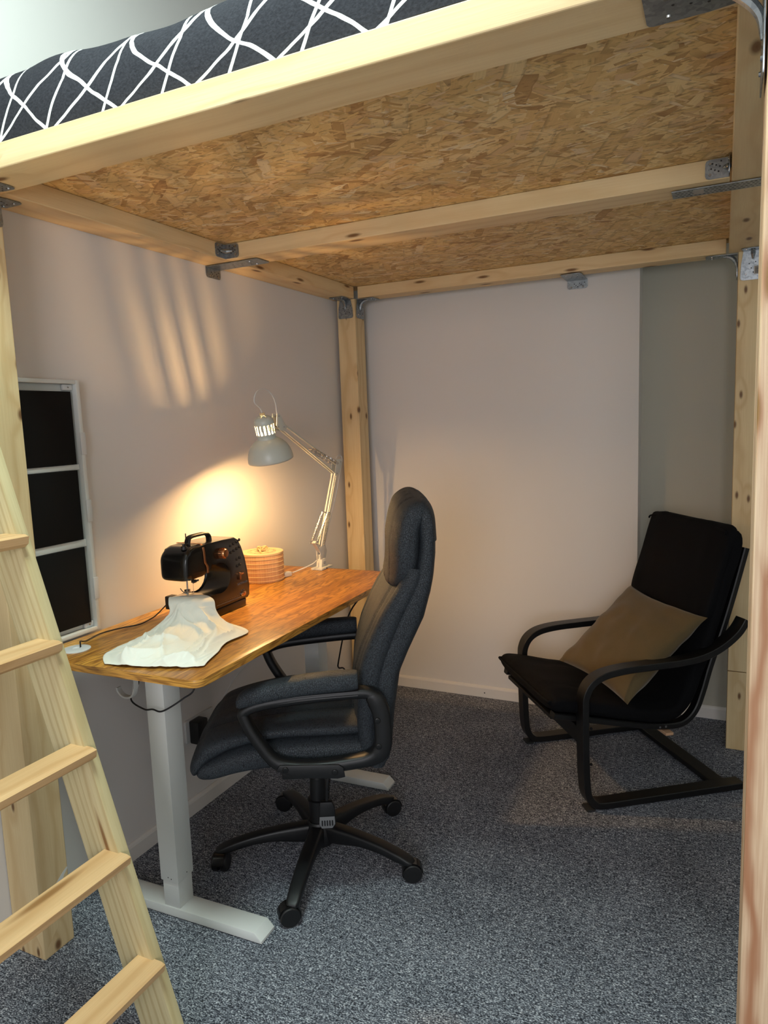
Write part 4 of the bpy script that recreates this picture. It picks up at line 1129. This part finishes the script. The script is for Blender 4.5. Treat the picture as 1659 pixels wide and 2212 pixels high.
for i, col_ in enumerate(G):
    row = []
    for j, p in enumerate(col_):
        u, v = i/(len(G)-1), j/(len(col_)-1)
        f = max(0, min(1, (v-.25)*3))
        q = p.copy(); ed = min(1, min(u, 1-u)*9)*min(1, (1-v)*10)
        # folds running from the machine outwards
        s = u*2.2+0.55*noise.noise(V((u*2, v*3.2, 1)))+v*0.9
        fold = abs(math.sin(s*3.1+0.8))**6*0.013+abs(math.sin(s*5.3+2.1+v*2))**8*0.009
        w1_ = 0.35*noise.noise(V((u*2.2, v*2.6, 20)))
        r1 = max(0, 1-abs(2.6*noise.noise(V((u*2.6+v*1.4+w1_, v*2.1-u*.8, 3)))))**5
        r2 = max(0, 1-abs(2.4*noise.noise(V((u*4.8-v*1.2+w1_, v*4.2+w1_, 11)))))**6
        r3 = max(0, 1-abs(2.4*noise.noise(V((u*9+v*4, v*8, 31)))))**5
        fold = fold*.6+0.015*r1+0.009*r2+0.0028*r3+max(0, 0.007*noise.noise(V((u*5, v*5, 3))))
        q.z += fold*f*(0.15+0.85*ed)+0.0015*f
        if v > .3: q.z = max(q.z, DZ+.0022)
        q.x += 0.006*noise.noise(V((v*9, u*2, 9)))*f; q.y += 0.007*noise.noise(V((u*8, v*2, 12)))*f
        row.append(bm.verts.new(q))
    gv.append(row)
for i in range(len(gv)-1):
    for j in range(len(gv[0])-1): bm.faces.new((gv[i][j], gv[i+1][j], gv[i+1][j+1], gv[i][j+1]))
cl_ = obj('cloth', bm, 'white_cloth', ang=70); solid(cl_, .0012)
tag(cl_, 'crumpled cream white cotton cloth running under the sewing machine needle', 'cloth')

# ------------------------------------------------------------------ cords
def cord(name, pts, r, mat, label, cat='cable', k=8, group=None):
    bm = B(); tube(bm, pts, r, 8, k); o = obj(name, bm, mat); tag(o, label, cat, group); return o
z = DZ+.0045
cord('machine_cable', [(.134, 1.334, DZ-.03), (.132, 1.336, DZ+.012), (.118, 1.350, DZ+.016), (.100, 1.385, z), (.082, 1.455, z), (.098, 1.524, z), (.126, 1.577, z), (.118, 1.630, z), (.125, 1.66, z+.01), (.17, 1.672, .918)], .0022,
     'black_plastic', 'thin black cord lying on desk from sewing machine to round grommet')
cord('under_desk_cable', [(.17, 1.47, DZ-.024), (.186, 1.47, .716+.05), (.215, 1.47, .72), (.261, 1.39, .700), (.325, 1.375, .684), (.36, 1.375, .688), (.394, 1.38, .686), (.438, 1.42, .715), (.466, 1.44, .745), (.470, 1.45, DZ-.024)], .0026,
     'black_plastic', 'black cable sagging below the near edge of the desk')
cord('charger_cable', [(.075, 1.950, .285), (.077, 1.952, .26), (.070, 1.975, .235), (.060, 2.02, .215), (.05, 2.10, .21), (.04, 2.2, .16), (.03, 2.35, .06), (.03, 2.5, .012)], .0022,
     'black_plastic', 'black cable dropping from the black plug-in adapter')
cord('hanging_cable', [(.52, 2.50, DZ-.024), (.50, 2.50, .79), (.463, 2.50, .755), (.40, 2.50, .66), (.335, 2.52, .46), (.315, 2.55, .41), (.335, 2.56, .405), (.355, 2.56, .36), (.37, 2.56, .20), (.37, 2.56, .01)], .0035,
     'black_plastic', 'black cable hanging behind the office chair from the far desk end')
cord('white_cable', [(.14, 2.48, DZ-.025), (.10, 2.46, .70), (.06, 2.36, .55), (.03, 2.2, .47), (.022, 2.1, .40)], .0028,
     'white_plastic', 'thin grey-white cable slanting to the wall socket under the desk')

# ------------------------------------------------------------------ wall socket and adapter
so = thing('wall_socket', 'double white wall socket plate low on left wall below desk', 'socket', (0.0005, 1.968, .335))
bm = B(); prism(bm, rr(-.082, .082, -.045, .045, .006), 'x', 0, .009, .002); obj('socket_plate', bm, 'white_plastic', so)
for y in (-.040, .040):
    bm = B(); lathe(bm, [(.022, .0088), (.0225, .010), (.020, .010), (.019, .0095), (0, .0092)], 32, (0, y, 0), (1, 0, 0)); w_ = obj('outlet', bm, 'white_trim', so)
    for dy in (-.0095, .0095):
        bm = B(); cyl(bm, (.0093, y+dy, 0), (.0103, y+dy, 0), .0026, n=12); obj('pin_hole', bm, 'ink', w_)
bm = B(); box(bm, 0, .046, -.030, .030, -.05, .042, .006); cyl(bm, (.023, 0.01, -.062), (.023, .01, -.048), .0045, n=12)
ad = obj('power_adapter', bm, 'black_plastic'); ad.location = (.0112, 1.930, .325+.012)
tag(ad, 'black plug-in power adapter in the wall socket beside the chair seat', 'adapter')

# ------------------------------------------------------------------ tall white wall frame with three black panels
wf = thing('wall_rack', 'tall white wall rack with three black panels behind the ladder', 'wall rack', (0.0015, 1.385, DZ))
def wbox(name, x0, x1, y0, y1, z0, z1, mat='white_metal', bev=.0015, parent=wf):
    bm = B(); box(bm, x0, x1, y0-1.385, y1-1.385, z0-DZ, z1-DZ, bev); return obj(name, bm, mat, parent)
y0, y1, z0, z1, dp = 1.2365, 1.508, DZ+.002, 1.662, .030
wbox('frame_side', 0, dp, y0, y0+.012, z0, z1); wbox('frame_side', 0, dp, y1-.014, y1, z0, z1)
wbox('frame_top', 0, dp, y0+.012, y1-.014, z1-.012, z1); wbox('frame_bottom', 0, dp, y0+.012, y1-.014, z0, z0+.012)
wbox('frame_back', 0, .004, y0+.012, y1-.014, z0+.012, z1-.012)
zz = [(1.402, 1.627), (1.163, 1.383), (.892, 1.138)]
for a, b in zz:
    p = wbox('panel', .014, .020, y0+.014, y1-.028, a, b, 'black_matt', .0008)
for a, b in ((1.386, 1.399), (1.141, 1.160)):
    wbox('rail', .006, .016, y0+.013, y1-.016, a-.002, b+.002)
for zc in (1.465, 1.252, 1.0):
    wbox('side_clip', dp-.002, dp+.003, y1-.016, y1+.004, zc-.035, zc+.035, 'white_plastic')
for zc in (1.640, .885):
    c = wbox('corner_bracket', .006, .016, y1-.05, y1-.016, zc-.009, zc+.009, 'white_plastic')
    bm = B(); cyl(bm, (.016, y1-.033-1.385, zc-DZ), (.0175, y1-.033-1.385, zc-DZ), .0025, n=10); obj('screw', bm, 'steel', c)
